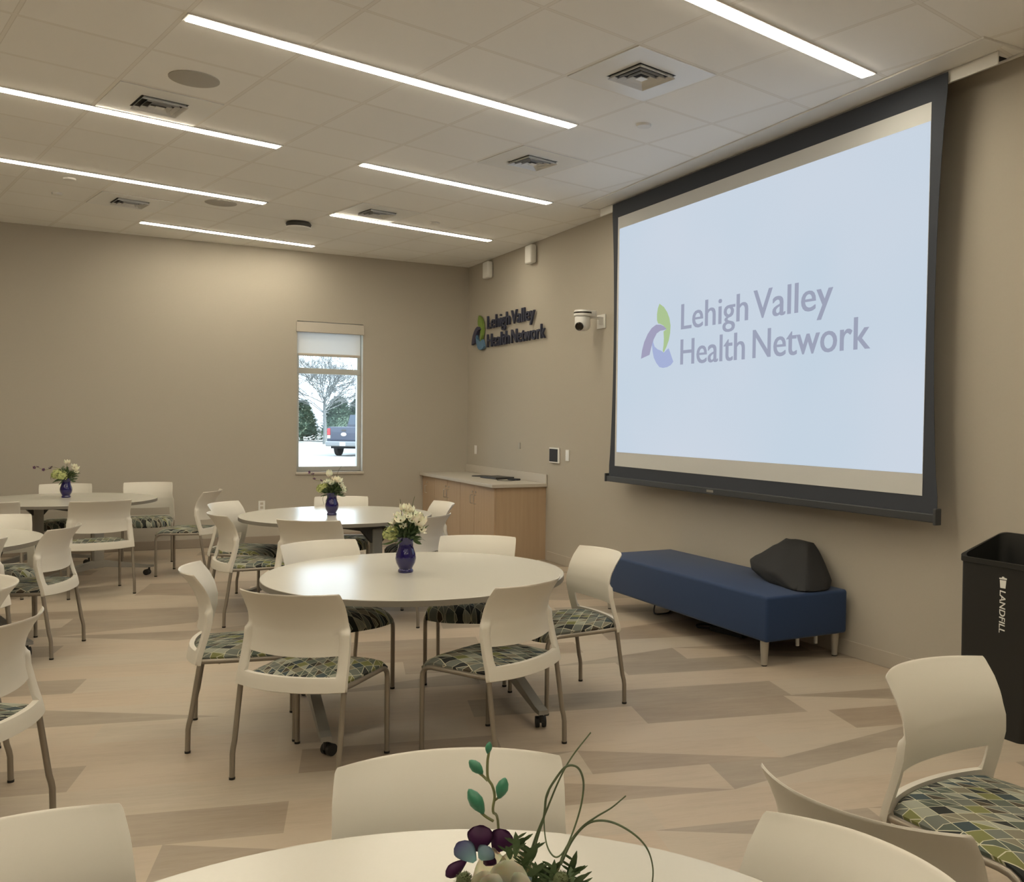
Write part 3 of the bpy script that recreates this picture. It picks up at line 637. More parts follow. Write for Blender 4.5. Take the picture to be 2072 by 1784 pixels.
# ------------------------------------------------------------------ the chair
def make_chair():
    t = empty('stacking_chair')
    # backrest: one moulded shell with side posts, lower rail, window and broad curved panel
    def ye(z): # side profile
        K = [(0.405, -0.222), (0.45, -0.214), (0.52, -0.192), (0.60, -0.172), (0.66, -0.170), (0.72, -0.184), (0.77, -0.210), (0.826, -0.250)]
        for (a, ya), (b_, yb) in zip(K, K[1:]):
            if z <= b_: 
                s = (z-a)/(b_-a); return ya+(yb-ya)*s
        return K[-1][1]
    def hw_(z):
        if z > 0.815: return 0.242-0.005*((z-0.815)/0.011)**2
        return 0.262-(0.262-0.242)*max(0, min(1, (z-0.42)/0.40)) - 0.006*math.exp(-((z-0.70)/0.05)**2)
    def sag(z): return 0.055+0.030*max(0, min(1, (z-0.45)/0.37))
    us = [-1, -0.975, -0.93, -0.88, -0.84, -0.825] + [-0.825+0.11*k for k in range(1, 15)] + [0.825, 0.84, 0.88, 0.93, 0.975, 1]
    zs = [0.405, 0.411, 0.425, 0.445, 0.463, 0.468, 0.49, 0.515, 0.54, 0.556, 0.562, 0.58, 0.60, 0.62, 0.635, 0.648, 0.656, 0.67, 0.69, 0.71, 0.73, 0.75, 0.77, 0.79, 0.805, 0.816, 0.822, 0.826]
    kz0, kz1 = zs.index(0.468), zs.index(0.556)
    ku0, ku1 = us.index(-0.825), us.index(0.825)
    def hole(i, k): return kz0 <= k < kz1 and ku0 <= i < ku1
    def sm(a): a = max(0, min(1, a)); return a*a*(3-2*a)
    def thick(u, z):
        post = sm((abs(u)-0.815)/0.05)*(1-sm((z-0.645)/0.022))
        rail = 1-sm((z-0.466)/0.012)
        e = max(post, rail); tt = 0.0065+0.017*e
        if abs(u) > 0.99 or z > 0.8255 or z < 0.406: tt *= 0.45
        return tt
    def warp(u, z): # panel bottom edge dips in the middle; rail dips too
        c = 1-u*u
        return -0.012*c*sm(1-abs(z-0.56)/0.12) - 0.006*c*(1-sm((z-0.41)/0.08))
    bm = bmesh.new(); F = {}; B = {}
    for k, z in enumerate(zs):
        for i, u in enumerate(us):
            x = u*hw_(z); s = sag(z); yy = ye(z)-s*(1-abs(u)**2.2)
            nrm = Vector((-2*s*u/hw_(z)*1.0, 1, 0)).normalized()
            tt = thick(u, z); zz = z+warp(u, z)
            p_ = Vector((x, yy, zz)); F[i, k] = bm.verts.new(p_+nrm*min(tt, 0.0065)*0.5); B[i, k] = bm.verts.new(p_-nrm*(tt-0.00325))
    nu, nz = len(us)-1, len(zs)-1
    solid = lambda i, k: 0 <= i < nu and 0 <= k < nz and not hole(i, k)
    for i in range(nu):
        for k in range(nz):
            if hole(i, k): continue
            bm.faces.new((F[i, k], F[i, k+1], F[i+1, k+1], F[i+1, k])); bm.faces.new((B[i, k], B[i+1, k], B[i+1, k+1], B[i, k+1]))
            for (di, dk, a, b_) in ((-1, 0, (i, k), (i, k+1)), (1, 0, (i+1, k+1), (i+1, k)), (0, -1, (i+1, k), (i, k)), (0, 1, (i, k+1), (i+1, k+1))):
                if not solid(i+di, k+dk): bm.faces.new((F[a], F[b_], B[b_], B[a]))
    obj('backrest', bm, M['plastic'], t, smooth=True, ang=50)
    # seat cushion
    bm = bmesh.new(); nu, nv = 22, 24; T = {}; Bo = {}
    def seat_pt(a, b_):   # a,b in -1..1
        wfront = 0.232; y0 = -0.215-0.055*(1-abs(a)**2.2); y1 = 0.232-0.028*abs(a)**4
        yy = y0+(y1-y0)*(b_+1)/2; wx = wfront+0.012*math.cos(b_*1.4)
        x = a*wx
        z = 0.458+0.010*(1-a*a)*(1-b_*b_)
        fr = max(0, (yy-0.10)/0.132); z -= 0.052*fr**2.2
        z -= 0.010*max(0, (abs(a)-0.6)/0.4)**2
        return Vector((x, yy, z))
    for i in range(nu+1):
        for j in range(nv+1):
            a = -1+2*i/nu; b_ = -1+2*j/nv
            e = max(abs(a), abs(b_)); edge = max(0, (e-0.9)/0.1)
            p_ = seat_pt(a, b_); p_.z -= 0.012*edge**2
            T[i, j] = bm.verts.new(p_); q_ = seat_pt(a*0.985, b_*0.985); q_.z = p_.z-0.030+0.010*edge; Bo[i, j] = bm.verts.new(q_)
    for i in range(nu):
        for j in range(nv):
            bm.faces.new((T[i, j], T[i+1, j], T[i+1, j+1], T[i, j+1])); bm.faces.new((Bo[i, j], Bo[i, j+1], Bo[i+1, j+1], Bo[i+1, j]))
    for i in range(nu):
        bm.faces.new((T[i, 0], Bo[i, 0], Bo[i+1, 0], T[i+1, 0])); bm.faces.new((T[i, nv], T[i+1, nv], Bo[i+1, nv], Bo[i, nv]))
    for j in range(nv):
        bm.faces.new((T[0, j], T[0, j+1], Bo[0, j+1], Bo[0, j])); bm.faces.new((T[nu, j], Bo[nu, j], Bo[nu, j+1], T[nu, j+1]))
    obj('seat', bm, M['seat'], t, smooth=True, ang=60)
    bm = bmesh.new()
    box(bm, -0.205, 0.205, -0.20, 0.17, 0.412, 0.424, 0.004); obj('seat_pan', bm, M['pan'], t)
    R = 0.0118
    for s in (-1, 1):
        bm = bmesh.new(); pts = [(s*0.254, -0.276, 0.006), (s*0.254, -0.274, 0.11), (s*0.2535, -0.270, 0.135), (s*0.252, -0.262, 0.165), (s*0.249, -0.232, 0.36), (s*0.248, -0.222, 0.425)]
        tube(bm, pts, R, 12); l_ = obj('rear_leg', bm, M['steel'], t, smooth=True)
        bm = bmesh.new(); tube(bm, [(s*0.254, -0.276, 0.0), (s*0.254, -0.276, 0.010)], R+0.0012, 12); obj('foot_cap', bm, M['rubber'], l_, smooth=True)
        bm = bmesh.new(); tube(bm, [(s*0.235, 0.197, 0.006), (s*0.235, 0.197, 0.355), (s*0.2355, 0.193, 0.378), (s*0.236, 0.180, 0.396), (s*0.237, 0.160, 0.407), (s*0.238, 0.13, 0.412)], R, 12); l_ = obj('front_leg', bm, M['steel'], t, smooth=True)
        bm = bmesh.new(); tube(bm, [(s*0.235, 0.197, 0.0), (s*0.235, 0.197, 0.010)], R+0.0012, 12); obj('foot_cap', bm, M['rubber'], l_, smooth=True)
        bm = bmesh.new(); tube(bm, [(s*0.238, 0.131, 0.412), (s*0.240, 0.0, 0.414), (s*0.243, -0.12, 0.416), (s*0.247, -0.218, 0.420)], R, 12); obj('seat_rail', bm, M['steel'], t, smooth=True)
    bm = bmesh.new(); tube(bm, [(-0.238, 0.10, 0.408), (0.238, 0.10, 0.408)], 0.008, 8); tube(bm, [(-0.243, -0.14, 0.410), (0.243, -0.14, 0.410)], 0.008, 8)
    obj('cross_tube', bm, M['steel'], t, smooth=True)
    return t
CHAIRS = [
 # x, y, deg, label, group
 (-3.600, -7.733, -42.8, 'white chair before the middle table on its left, back to the camera, near the caster', 'mid'),
 (-3.800, -7.125, -99.0, 'white chair seen side-on at the left end of the middle table', 'mid'),
 (-2.847, -7.878, 27.1, 'white chair before the middle table on its right, seat side showing', 'mid'),
 (-2.193, -7.335, 91.2, 'white chair right of the middle table, standing just before the blue bench', 'mid'),
 (-3.250, -6.600, 194.7, 'white chair tucked behind the middle table on its left, left of the blue vase', 'mid'),
 (-2.480, -6.690, 149.6, 'white chair tucked behind the middle table in front of the maple cabinet', 'mid'),
 (-3.384, -4.353, -84.0, 'white chair at the left end of the window-side table, back towards the camera', 'far'),
 (-3.296, -3.618, -127.2, 'white chair behind the left end of the window-side table, facing the camera', 'far'),
 (-2.979, -4.877, -34.4, 'white chair in front of the window-side table, its back just behind the middle table', 'far'),
 (-2.490, -3.400, 165.7, 'white chair behind the window-side table, directly under the window', 'far'),
 (-2.000, -4.066, 90.5, 'white chair right of the window-side table, its top before the cabinet doors', 'far'),
 (-2.330, -4.887, 39.0, 'white chair partly hidden by the white flowers of the middle table', 'far'),
 (-4.450, -2.650, 10.1, 'white chair with its back to the camera before the far left table', 'left'),
 (-3.940, -0.835, 175.8, 'white chair facing the camera behind the right end of the far left table', 'left'),
 (-3.656, -1.880, 65.6, 'white chair seen from the side right of the far left table, beside the wall', 'left'),
 (-4.704, -0.860, 180.6, 'white chair behind the far left table, right behind its dark vase', 'left'),
 (-5.247, -2.525, 0.0, 'white chair before the far left table, cut by the photo edge', 'left'),
 (-4.884, -4.807, 69.3, 'white chair with open back at the right end of the left edge table', 'edge'),
 (-5.085, -4.230, 186.0, 'white chair facing the camera behind the left edge table', 'edge'),
 (-5.272, -5.340, 38.0, 'white chair of which only the right back edge shows before the left edge table', 'edge'),
 (-5.002, -7.930, 60.0, 'large white chair cut by the left photo edge, curved back and one rear leg showing', 'lone'),
 (-5.115, -7.165, 99.0, 'white chair back curving in at the left photo edge, behind the nearer cut-off chair', 'lone'),
 (-3.910, -10.360, 162.0, 'white chair facing the camera right behind the nearest table and its orchid', 'near'),
 (-4.620, -10.352, 197.0, 'white chair back filling the bottom left corner of the photo', 'near'),
 (-3.610, -10.905, 96.0, 'white chair back in front at the bottom right, facing the nearest table', 'near'),
 (-2.206, -10.278, -174.8, 'white chair beside the black bin with its patterned seat fully in view', 'right'),
 (-2.937, -10.610, -76.2, 'white chair seen from behind, just beyond the bottom right chair', 'right'),
]
GROUPS = {'mid': 'chairs around the middle table', 'far': 'chairs around the window-side table', 'left': 'chairs around the far left table', 'edge': 'chairs around the left edge table', 'lone': 'chairs cut by the left photo edge', 'near': 'chairs around the nearest table', 'right': 'chairs at the bottom right'}
ch0 = make_chair(); index_children(ch0)
for k, (x, y, a, lab, g) in enumerate(CHAIRS):
    c = ch0 if k == 0 else copy_tree(ch0)
    c.location = (x, y, 0); c.rotation_euler = (0, 0, D2R(a)); tag(c, lab, 'chair', GROUPS[g])

# ------------------------------------------------------------------ the round table
TZ = 0.748; TR_ = 0.785
def make_table():
    t = empty('round_table')
    bm = bmesh.new(); lathe(bm, [(0, TZ), (TR_-0.003, TZ), (TR_-0.001, TZ-0.002), (TR_-0.001, TZ-0.030), (0, TZ-0.030)], 96); obj('tabletop', bm, M['table'], t, smooth=True, ang=30)
    bm = bmesh.new(); lathe(bm, [(TR_-0.001, TZ-0.002), (TR_, TZ-0.003), (TR_, TZ-0.029), (TR_-0.001, TZ-0.030)], 96); obj('edge_band', bm, M['table_edge'], t, smooth=True)
    for s in (-1, 1):
        x = s*0.53
        bm = bmesh.new(); box(bm, x-0.024, x+0.024, -0.048, 0.048, 0.13, TZ-0.075, 0.010, 3); l_ = obj('column', bm, M['table_steel'], t, smooth=True)
        bm = bmesh.new()
        # foot: a low arch, deep at the column and thin at the casters
        A = [(-0.54, 0.078), (-0.54, 0.100), (-0.47, 0.108), (-0.06, 0.200), (0.06, 0.200), (0.47, 0.108), (0.54, 0.100), (0.54, 0.078), (0.47, 0.078), (0.06, 0.135), (-0.06, 0.135), (-0.47, 0.078)]
        prism(bm, A, lambda u, v_, w_: Vector((x-0.025+w_, u, v_)), 0.05); obj('foot', bm, M['table_steel'], t)
        bm = bmesh.new(); prism(bm, [(-0.20, TZ-0.031), (0.20, TZ-0.031), (0.052, TZ-0.19), (-0.052, TZ-0.19)], lambda u, v_, w_: Vector((x-0.014+w_, u, v_)), 0.028)
        obj('gusset', bm, M['dark_steel'], t)
        for sy in (-1, 1):
            y = sy*0.505
            c = empty('caster', (x, y, 0), 0.6*sy+0.4*s, t)
            bm = bmesh.new(); tube(bm, [(0, 0, 0.030), (0, 0, 0.079)], 0.010, 10); tube(bm, [(0, 0.0, 0.045), (0, 0.022, 0.030)], 0.009, 8); obj('stem', bm, M['rubber'], c, smooth=True)
            for q in (-1, 1):
                bm = bmesh.new(); tube(bm, [(q*0.008, 0.02, 0.0285), (q*0.026, 0.02, 0.0285)], 0.0285, 20); w_o = obj('wheel', bm, M['rubber'], c, smooth=True)
    bm = bmesh.new(); box(bm, -0.505, 0.505, -0.02, 0.02, TZ-0.115, TZ-0.075, 0.004); obj('cross_rail', bm, M['dark_steel'], t)
    return t
TABLES = [
 (-2.985, -7.205, -5, 'round table in the middle of the photo with a blue vase of white flowers'),
 (-2.660, -4.000, 112, 'round table near the window, window glare on its top'),
 (-4.680, -1.640, 119, 'round table at the far left by the wall with a dark vase'),
 (-5.550, -4.745, 25, 'round table cut by the left photo edge, only its right end showing'),
 (-4.205, -10.990, 95, 'nearest round table, its top under the orchid bouquet'),
]
tb0 = make_table(); index_children(tb0)
for k, (x, y, a, lab) in enumerate(TABLES):
    c = tb0 if k == 0 else copy_tree(tb0)
    c.location = (x, y, 0); c.rotation_euler = (0, 0, D2R(a)); tag(c, lab, 'table', 'round laminate tables')

# ------------------------------------------------------------------ vases
def make_vase():
    t = empty('vase')
    bm = bmesh.new()
    prof = [(0, 0.0), (0.038, 0.0), (0.041, 0.006), (0.039, 0.014), (0.034, 0.020), (0.040, 0.032), (0.050, 0.052), (0.0545, 0.075), (0.052, 0.098), (0.044, 0.120), (0.039, 0.138), (0.039, 0.158), (0.043, 0.178), (0.048, 0.190),
            (0.046, 0.1905), (0.041, 0.177), (0.036, 0.158), (0.036, 0.138), (0.041, 0.119), (0.049, 0.098), (0.051, 0.075), (0.047, 0.054), (0.036, 0.034), (0.028, 0.026), (0, 0.024)]
    lathe(bm, prof, 40); obj('glass_body', bm, M['vase'], t, smooth=True, ang=60)
    return t
vz0 = make_vase(); index_children(vz0)
VP = [(-3.035, -7.175, 'cobalt blue glass vase on the middle table'), (-2.72, -4.06, 'cobalt blue glass vase on the window-side table'),
      (-4.69, -1.47, 'dark-looking blue glass vase on the far left table'), (-4.135, -11.085, 'blue glass vase holding the orchid bouquet on the nearest table')]
for k, (x, y, lab) in enumerate(VP):
    c = vz0 if k == 0 else copy_tree(vz0)
    c.location = (x, y, TZ+0.0005); tag(c, lab, 'vase', 'blue glass vases')

# ------------------------------------------------------------------ flowers
def leafblade(bm, base, tip, width, bend=(0, 0, 0), fold=0.25, n_=5, ref=(0.3, 0.2, 1)):
    base, tip, bend = Vector(base), Vector(tip), Vector(bend)
    d = (tip-base); L = d.length; t_ = d.normalized()
    s = t_.cross(Vector(ref)).normalized(); nr = s.cross(t_)
    prev = None
    for i in range(n_+1):
        f = i/n_; c = base+d*f+bend*math.sin(f*PI); w_ = width*math.sin(PI*min(0.999, 0.06+f*0.94))**0.8*0.5
        if i == n_: w_ = 0.0003
        a = bm.verts.new(c-s*w_+nr*w_*fold); m_ = bm.verts.new(c); b_ = bm.verts.new(c+s*w_+nr*w_*fold)
        if prev:
            bm.faces.new((prev[0], prev[1], m_, a)); bm.faces.new((prev[1], prev[2], b_, m_))
        prev = (a, m_, b_)
def petals(bm, c, d, n_, L, w_, open_, rnd=0.0):
    c, d = Vector(c), Vector(d).normalized(); a = d.cross(Vector((0.1, 0.9, 0.2))).normalized(); b_ = d.cross(a)
    for k in range(n_):
        th = 2*PI*k/n_+rnd; o_ = a*math.cos(th)+b_*math.sin(th)
        leafblade(bm, c, c+d*L*math.cos(open_)+o_*L*math.sin(open_), w_, d*L*-0.12+o_*L*0.12, 0.35, 5, o_ if open_ < 0.8 else d)
def rdir(up=0.3):
    while True:
        v = Vector((random.uniform(-1, 1), random.uniform(-1, 1), random.uniform(-0.4, 1)))
        if 0.2 < v.length < 1: return (v.normalized()+Vector((0, 0, up))).normalized()
def bouquet(name, loc, rz, label, whites, hyd, dark_sprays, curls, seed):
    random.seed(seed); t = empty(name, loc, rz); tag(t, label, 'flower arrangement', 'table flower arrangements')
    bm = bmesh.new()
    for k in range(10):
        a = random.uniform(0, 2*PI); tube(bm, [(0.012*math.cos(a), 0.012*math.sin(a), -0.12), (0.02*math.cos(a), 0.02*math.sin(a), 0.0), (0.05*math.cos(a), 0.05*math.sin(a), 0.06)], 0.002, 5)
    obj('stems', bm, M['stem'], t, smooth=True)
    bm = bmesh.new()
    for k in range(190):
        d = rdir(0.35); b_ = Vector((d.x*0.015, d.y*0.015, 0.004+random.random()*0.03)); r_ = random.uniform(0.05, 0.115)
        b_ += d*random.uniform(0, 0.045); b_.z = max(b_.z, 0.0)
        tp = b_+d*r_*0.75; leafblade(bm, b_, tp, random.uniform(0.008, 0.020), (0, 0, random.uniform(-0.01, 0.012)), ref=(random.uniform(-1, 1), random.uniform(-1, 1), random.uniform(-1, 1)))
    obj('leaves', bm, M['leaf'], t, smooth=True)
    bm = bmesh.new()
    for k in range(16):
        d = rdir(0.2); c = Vector((0, 0, 0.05))+Vector((d.x*0.085, d.y*0.085, d.z*0.075))
        for q in range(14):
            e_ = rdir(0); leafblade(bm, c, c+e_*random.uniform(0.015, 0.032), 0.003)
    obj('thistle_sprays', bm, M['leaf2'], t, smooth=True)
    for (x, y, z, sz, op) in whites:
        bm = bmesh.new(); c = Vector((x, y, z)); d = (c-Vector((0, 0, -0.01))).normalized()
        petals(bm, c, d, 6, sz, sz*0.55, op); petals(bm, c, d, 3, sz*0.85, sz*0.5, op*0.5, 0.5); fl = obj('white_flower', bm, M['petal'], t, smooth=True)
        bm = bmesh.new(); bmesh.ops.create_icosphere(bm, subdivisions=1, radius=sz*0.12, matrix=Matrix.Translation(c+d*sz*0.25)); obj('flower_centre', bm, M['pistil'], fl)
        bm = bmesh.new(); tube(bm, [(0, 0, 0.0), c*0.5, c], 0.0018, 5); obj('stem', bm, M['stem'], fl)
    for (x, y, z, r_) in hyd:
        bm = bmesh.new()
        for k in range(85):
            d = rdir(0.0); c = Vector((x, y, z))+d*r_*random.uniform(0.8, 1.0)
            petals(bm, c, d, 4, 0.011, 0.010, 1.15, random.random())
        bmesh.ops.create_icosphere(bm, subdivisions=2, radius=r_*0.82, matrix=Matrix.Translation((x, y, z)))
        obj('hydrangea', bm, M['hydrangea'], t, smooth=True)
    for pts in dark_sprays:
        bm = bmesh.new(); tube(bm, spline(pts, 5), 0.0018, 5); sp_ = obj('spray_stem', bm, M['stem'], t, smooth=True)
        bm = bmesh.new()
        for q in pts[2:]:
            petals(bm, q, rdir(0), 5, 0.019, 0.013, 1.0)
        obj('orchid_bloom', bm, M['purple'], sp_, smooth=True)
    for pts in curls:
        bm = bmesh.new(); tube(bm, spline(pts, 8), 0.0014, 5); obj('curly_grass', bm, M['leaf2'], t, smooth=True)
    return t
VT = TZ+0.175
AZ = YAW   # local x runs to the right as seen from the room entrance
bouquet('flower_arrangement', (-3.035, -7.175, VT), AZ, 'white tulips and lime hydrangea in the blue vase on the middle table',
        [(0.070, -0.045, 0.085, 0.070, 0.42), (0.078, -0.02, 0.050, 0.042, 0.95), (-0.012, -0.065, 0.100, 0.046, 0.85), (-0.005, 0.0, 0.150, 0.052, 0.55), (0.022, -0.02, 0.148, 0.045, 0.6), (-0.052, -0.03, 0.085, 0.036, 0.8), (0.048, 0.0, 0.122, 0.044, 0.7),
         (0.022, -0.055, 0.120, 0.036, 0.8), (-0.034, -0.03, 0.125, 0.034, 0.7), (0.040, -0.05, 0.100, 0.036, 0.9), (0.010, -0.03, 0.135, 0.036, 0.8), (-0.062, -0.045, 0.062, 0.030, 1.0), (0.060, -0.03, 0.110, 0.034, 0.8), (0.0, -0.06, 0.07, 0.030, 0.9)],
        [(-0.076, -0.035, 0.030, 0.038), (-0.055, -0.05, 0.048, 0.026)], [],
        [[(0.03, 0, 0.08), (0.08, -0.02, 0.14), (0.10, -0.03, 0.13), (0.105, -0.03, 0.09), (0.09, -0.03, 0.05)], [(0.02, 0, 0.1), (0.035, 0, 0.19), (0.045, 0, 0.23)], [(-0.02, 0, 0.1), (-0.028, 0, 0.18), (-0.032, 0, 0.215)]], 11)
bouquet('flower_arrangement', (-2.72, -4.06, VT), AZ, 'cream bouquet with a tall white tulip on the window-side table',
        [(-0.01, -0.03, 0.150, 0.064, 0.25), (0.055, -0.03, 0.105, 0.058, 0.8), (0.01, -0.05, 0.085, 0.046, 0.8), (0.085, -0.02, 0.055, 0.044, 0.9), (0.040, -0.05, 0.115, 0.048, 0.7), (-0.045, -0.03, 0.085, 0.044, 0.8), (0.07, -0.03, 0.085, 0.042, 0.8), (-0.02, -0.05, 0.10, 0.04, 0.8), (0.095, -0.02, 0.035, 0.036, 0.9)],
        [(-0.078, -0.03, 0.045, 0.040), (-0.050, -0.05, 0.060, 0.034)], [[(0, 0, 0.06), (-0.05, -0.01, 0.115), (-0.085, -0.02, 0.112), (-0.14, -0.03, 0.125), (-0.15, -0.03, 0.165), (-0.175, -0.03, 0.182)]],
        [[(-0.04, 0, 0.03), (-0.075, 0, -0.03), (-0.065, 0, -0.09)], [(0.02, 0, 0.1), (0.05, 0, 0.19), (0.08, 0, 0.24)]], 12)
bouquet('flower_arrangement', (-4.69, -1.47, VT), AZ, 'lime hydrangea bouquet with a dark orchid spray on the far left table',
        [(0.01, 0.0, 0.155, 0.052, 0.5), (0.095, -0.03, 0.105, 0.060, 0.6), (0.075, -0.01, 0.12, 0.046, 0.7), (0.10, -0.02, 0.075, 0.04, 0.8)],
        [(-0.05, -0.05, 0.055, 0.055), (-0.005, -0.06, 0.045, 0.050), (-0.085, -0.03, 0.04, 0.038)],
        [[(0, 0, 0.06), (-0.08, -0.01, 0.115), (-0.13, -0.02, 0.12), (-0.145, -0.02, 0.105), (-0.20, -0.03, 0.095), (-0.26, -0.03, 0.12), (-0.29, -0.03, 0.118)]], [[(-0.1, -0.02, 0.06), (-0.13, -0.03, 0.03), (-0.13, -0.03, 0.0)]], 13)

# nearest bouquet, close to the camera: built flower by flower
random.seed(21)
B0 = empty('flower_arrangement', (-4.135, -11.085, VT), AZ); tag(B0, 'orchid stem, ivory tulip and curling grass on the nearest table', 'flower arrangement', 'table flower arrangements')
# local frame: x right, z up, y away.  One photo pixel here is about 0.55 mm.
def q(px, py, y=0.0): return Vector(((px-994)*0.000550, y, 0.1290-(py-1784)*0.000552))
bm = bmesh.new()
tube(bm, spline([q(1012, 2030), q(1010, 1900, 0.02), q(1008, 1690, 0.03), q(1001, 1640, 0.01), q(1004, 1610, 0.01), q(999, 1588, 0.01), q(990, 1572, 0.01), q(989, 1540, 0.01), q(992, 1518, 0.01)], 6), [0.0015]*49, 8)
tube(bm, spline([q(1002, 1660, 0.01), q(988, 1650, 0.008), q(978, 1640, 0.006)], 5), 0.0016, 6)
tube(bm, spline([q(1004, 1618, 0.01), q(1010, 1612, 0.008), q(1016, 1604, 0.006)], 5), 0.0015, 6)
tube(bm, spline([q(990, 1578, 0.01), q(980, 1570, 0.012), q(972, 1564, 0.012)], 5), 0.0015, 6)
ost = obj('orchid_stem', bm, M['stem'], B0, smooth=True)
def bud(px, py, qx, qy, w_, dpt):
    """bud whose tip is at (px,py) and base at (qx,qy)"""
    a, b_ = q(qx, qy, dpt), q(px, py, dpt); d = b_-a; L = d.length; bm = bmesh.new()
    prof = [(0, 0), (w_*0.35, L*0.08), (w_*0.8, L*0.3), (w_, L*0.5), (w_*0.8, L*0.75), (w_*0.35, L*0.93), (0, L)]
    lathe(bm, prof, 14); mt_ = Matrix.Translation(a) @ d.to_track_quat('Z', 'Y').to_matrix().to_4x4()
    for v in bm.verts: v.co = mt_ @ v.co
    obj('bud', bm, M['bud'], ost, smooth=True)
bud(952, 1592, 984, 1643, 0.0080, 0.006); bud(1026, 1568, 1013, 1612, 0.0072, 0.006); bud(951, 1538, 980, 1566, 0.0062, 0.012); bud(993, 1498, 989, 1524, 0.0040, 0.01)
# orchid bloom
def petal(name, c, tip, wdt, m, y0=0.0, y1=-0.01, par=B0, cup=0.006):
    """broad rounded petal from c to tip (photo points)"""
    a, b_ = q(c[0], c[1], y0), q(tip[0], tip[1], y1); d = b_-a; s = Vector((-d.z, 0, d.x)).normalized(); bm = bmesh.new(); NI, NJ = 10, 8; V = {}
    for i in range(NI+1):
        f = i/NI; w_ = wdt*(math.sin(PI*(0.08+0.87*f))**0.65)*(0.45+0.75*f if f < 0.7 else 0.975)
        if i == NI: w_ = wdt*0.12
        for j in range(NJ+1):
            g = -1+2*j/NJ; p_ = d*f+s*w_*0.5*g; p_.y -= cup*(1-g*g)*math.sin(PI*f)
            V[i, j] = bm.verts.new(p_)
    for i in range(NI):
        for j in range(NJ): bm.faces.new((V[i, j], V[i+1, j], V[i+1, j+1], V[i, j+1]))
    bmesh.ops.solidify(bm, geom=bm.faces[:], thickness=0.0006)
    o = obj(name, bm, m, par, smooth=True, ang=70); o.location = a; return o
bl = empty('orchid_bloom', (0, 0, 0), 0, B0)
petal('petal', (974, 1718), (978, 1670), 0.034, M['purple'], 0.004, 0.012, bl)
petal('petal', (968, 1735), (934, 1693), 0.028, M['orchid'], 0.0, -0.004, bl)
petal('petal', (978, 1730), (1000, 1704), 0.025, M['orchid'], 0.0, -0.002, bl)
petal('petal', (950, 1735), (912, 1760), 0.018, M['purple'], 0.004, -0.006, bl)
petal('petal', (1004, 1724), (1030, 1684), 0.032, M['purple'], 0.012, 0.016, bl)
petal('petal', (985, 1750), (1004, 1728), 0.020, M['purple'], 0.010, 0.006, bl)
petal('petal', (1070, 1790), (1076, 1752), 0.012, M['orchid'], 0.0, -0.004, bl)
# tulip
tu = empty('tulip', (0, 0, 0), 0, B0)
def tulip_petal(cx, top, bot, w_, y_, lean):
    a, b_ = q(cx, bot, y_), q(cx+lean, top, y_-0.002); bm = bmesh.new(); NI, NJ = 12, 8; V = {}
    for i in range(NI+1):
        f = i/NI; ww = w_*math.sin(PI*(0.12+0.80*f))**0.6
        if f > 0.93: ww *= 0.6
        for j in range(NJ+1):
            g = -1+2*j/NJ; p_ = a+(b_-a)*f; p_.x += ww*0.5*g; p_.y -= 0.014*(1-g*g)*math.sin(PI*(0.15+0.7*f)) * (1 if y_ <= 0 else -0.6); p_.z -= 0.004*g*g*f
            V[i, j] = bm.verts.new(p_)
    for i in range(NI):
        for j in range(NJ): bm.faces.new((V[i, j], V[i+1, j], V[i+1, j+1], V[i, j+1]))
    bmesh.ops.solidify(bm, geom=bm.faces[:], thickness=0.0008)
    obj('petal', bm, M['tulip'], tu, smooth=True, ang=70)
tulip_petal(1004, 1714, 1850, 0.046, 0.008, -2); tulip_petal(1046, 1708, 1850, 0.046, 0.006, 2); tulip_petal(992, 1742, 1856, 0.042, -0.004, -2)
tulip_petal(1036, 1718, 1856, 0.052, -0.006, 0); tulip_petal(1052, 1738, 1858, 0.040, -0.010, 4); tulip_petal(1008, 1740, 1858, 0.048, -0.012, 2)
bm = bmesh.new(); tube(bm, spline([q(1022, 1845, -0.006), q(1010, 1930, -0.004), q(1004, 2030, 0)], 5), 0.003, 8); obj('stem', bm, M['stem'], tu, smooth=True)
# thistles
for cx, cy, r_, dp in ((951, 1758, 0.0085, -0.02), (1141, 1765, 0.0095, -0.01)):
    bm = bmesh.new(); c = q(cx, cy, dp)
    bmesh.ops.create_icosphere(bm, subdivisions=2, radius=r_, matrix=Matrix.Translation(c) @ Matrix.Scale(1.25, 4, (0, 0, 1)))
    for k in range(140):
        d = rdir(0.0); leafblade(bm, c+d*r_*0.9, c+d*(r_*1.35), 0.0012, n_=2)
    th = obj('thistle', bm, M['thistle'], B0, smooth=True)
    bm = bmesh.new()
    for k in range(18):
        a = 2*PI*k/18; d = Vector((math.cos(a), math.sin(a)*0.5, -0.25+0.15*math.sin(3*a)))
        leafblade(bm, c-Vector((0, 0, r_*0.8)), c+d*random.uniform(0.018, 0.030)-Vector((0, 0, r_)), 0.0030, (0, 0, -0.002), ref=(0, 1, 0.2))
    tube(bm, [c, c-Vector((0, 0, 0.05)), Vector((0.01, 0, -0.02))], 0.0015, 5)
    obj('bracts', bm, M['leaf2'], th, smooth=True)
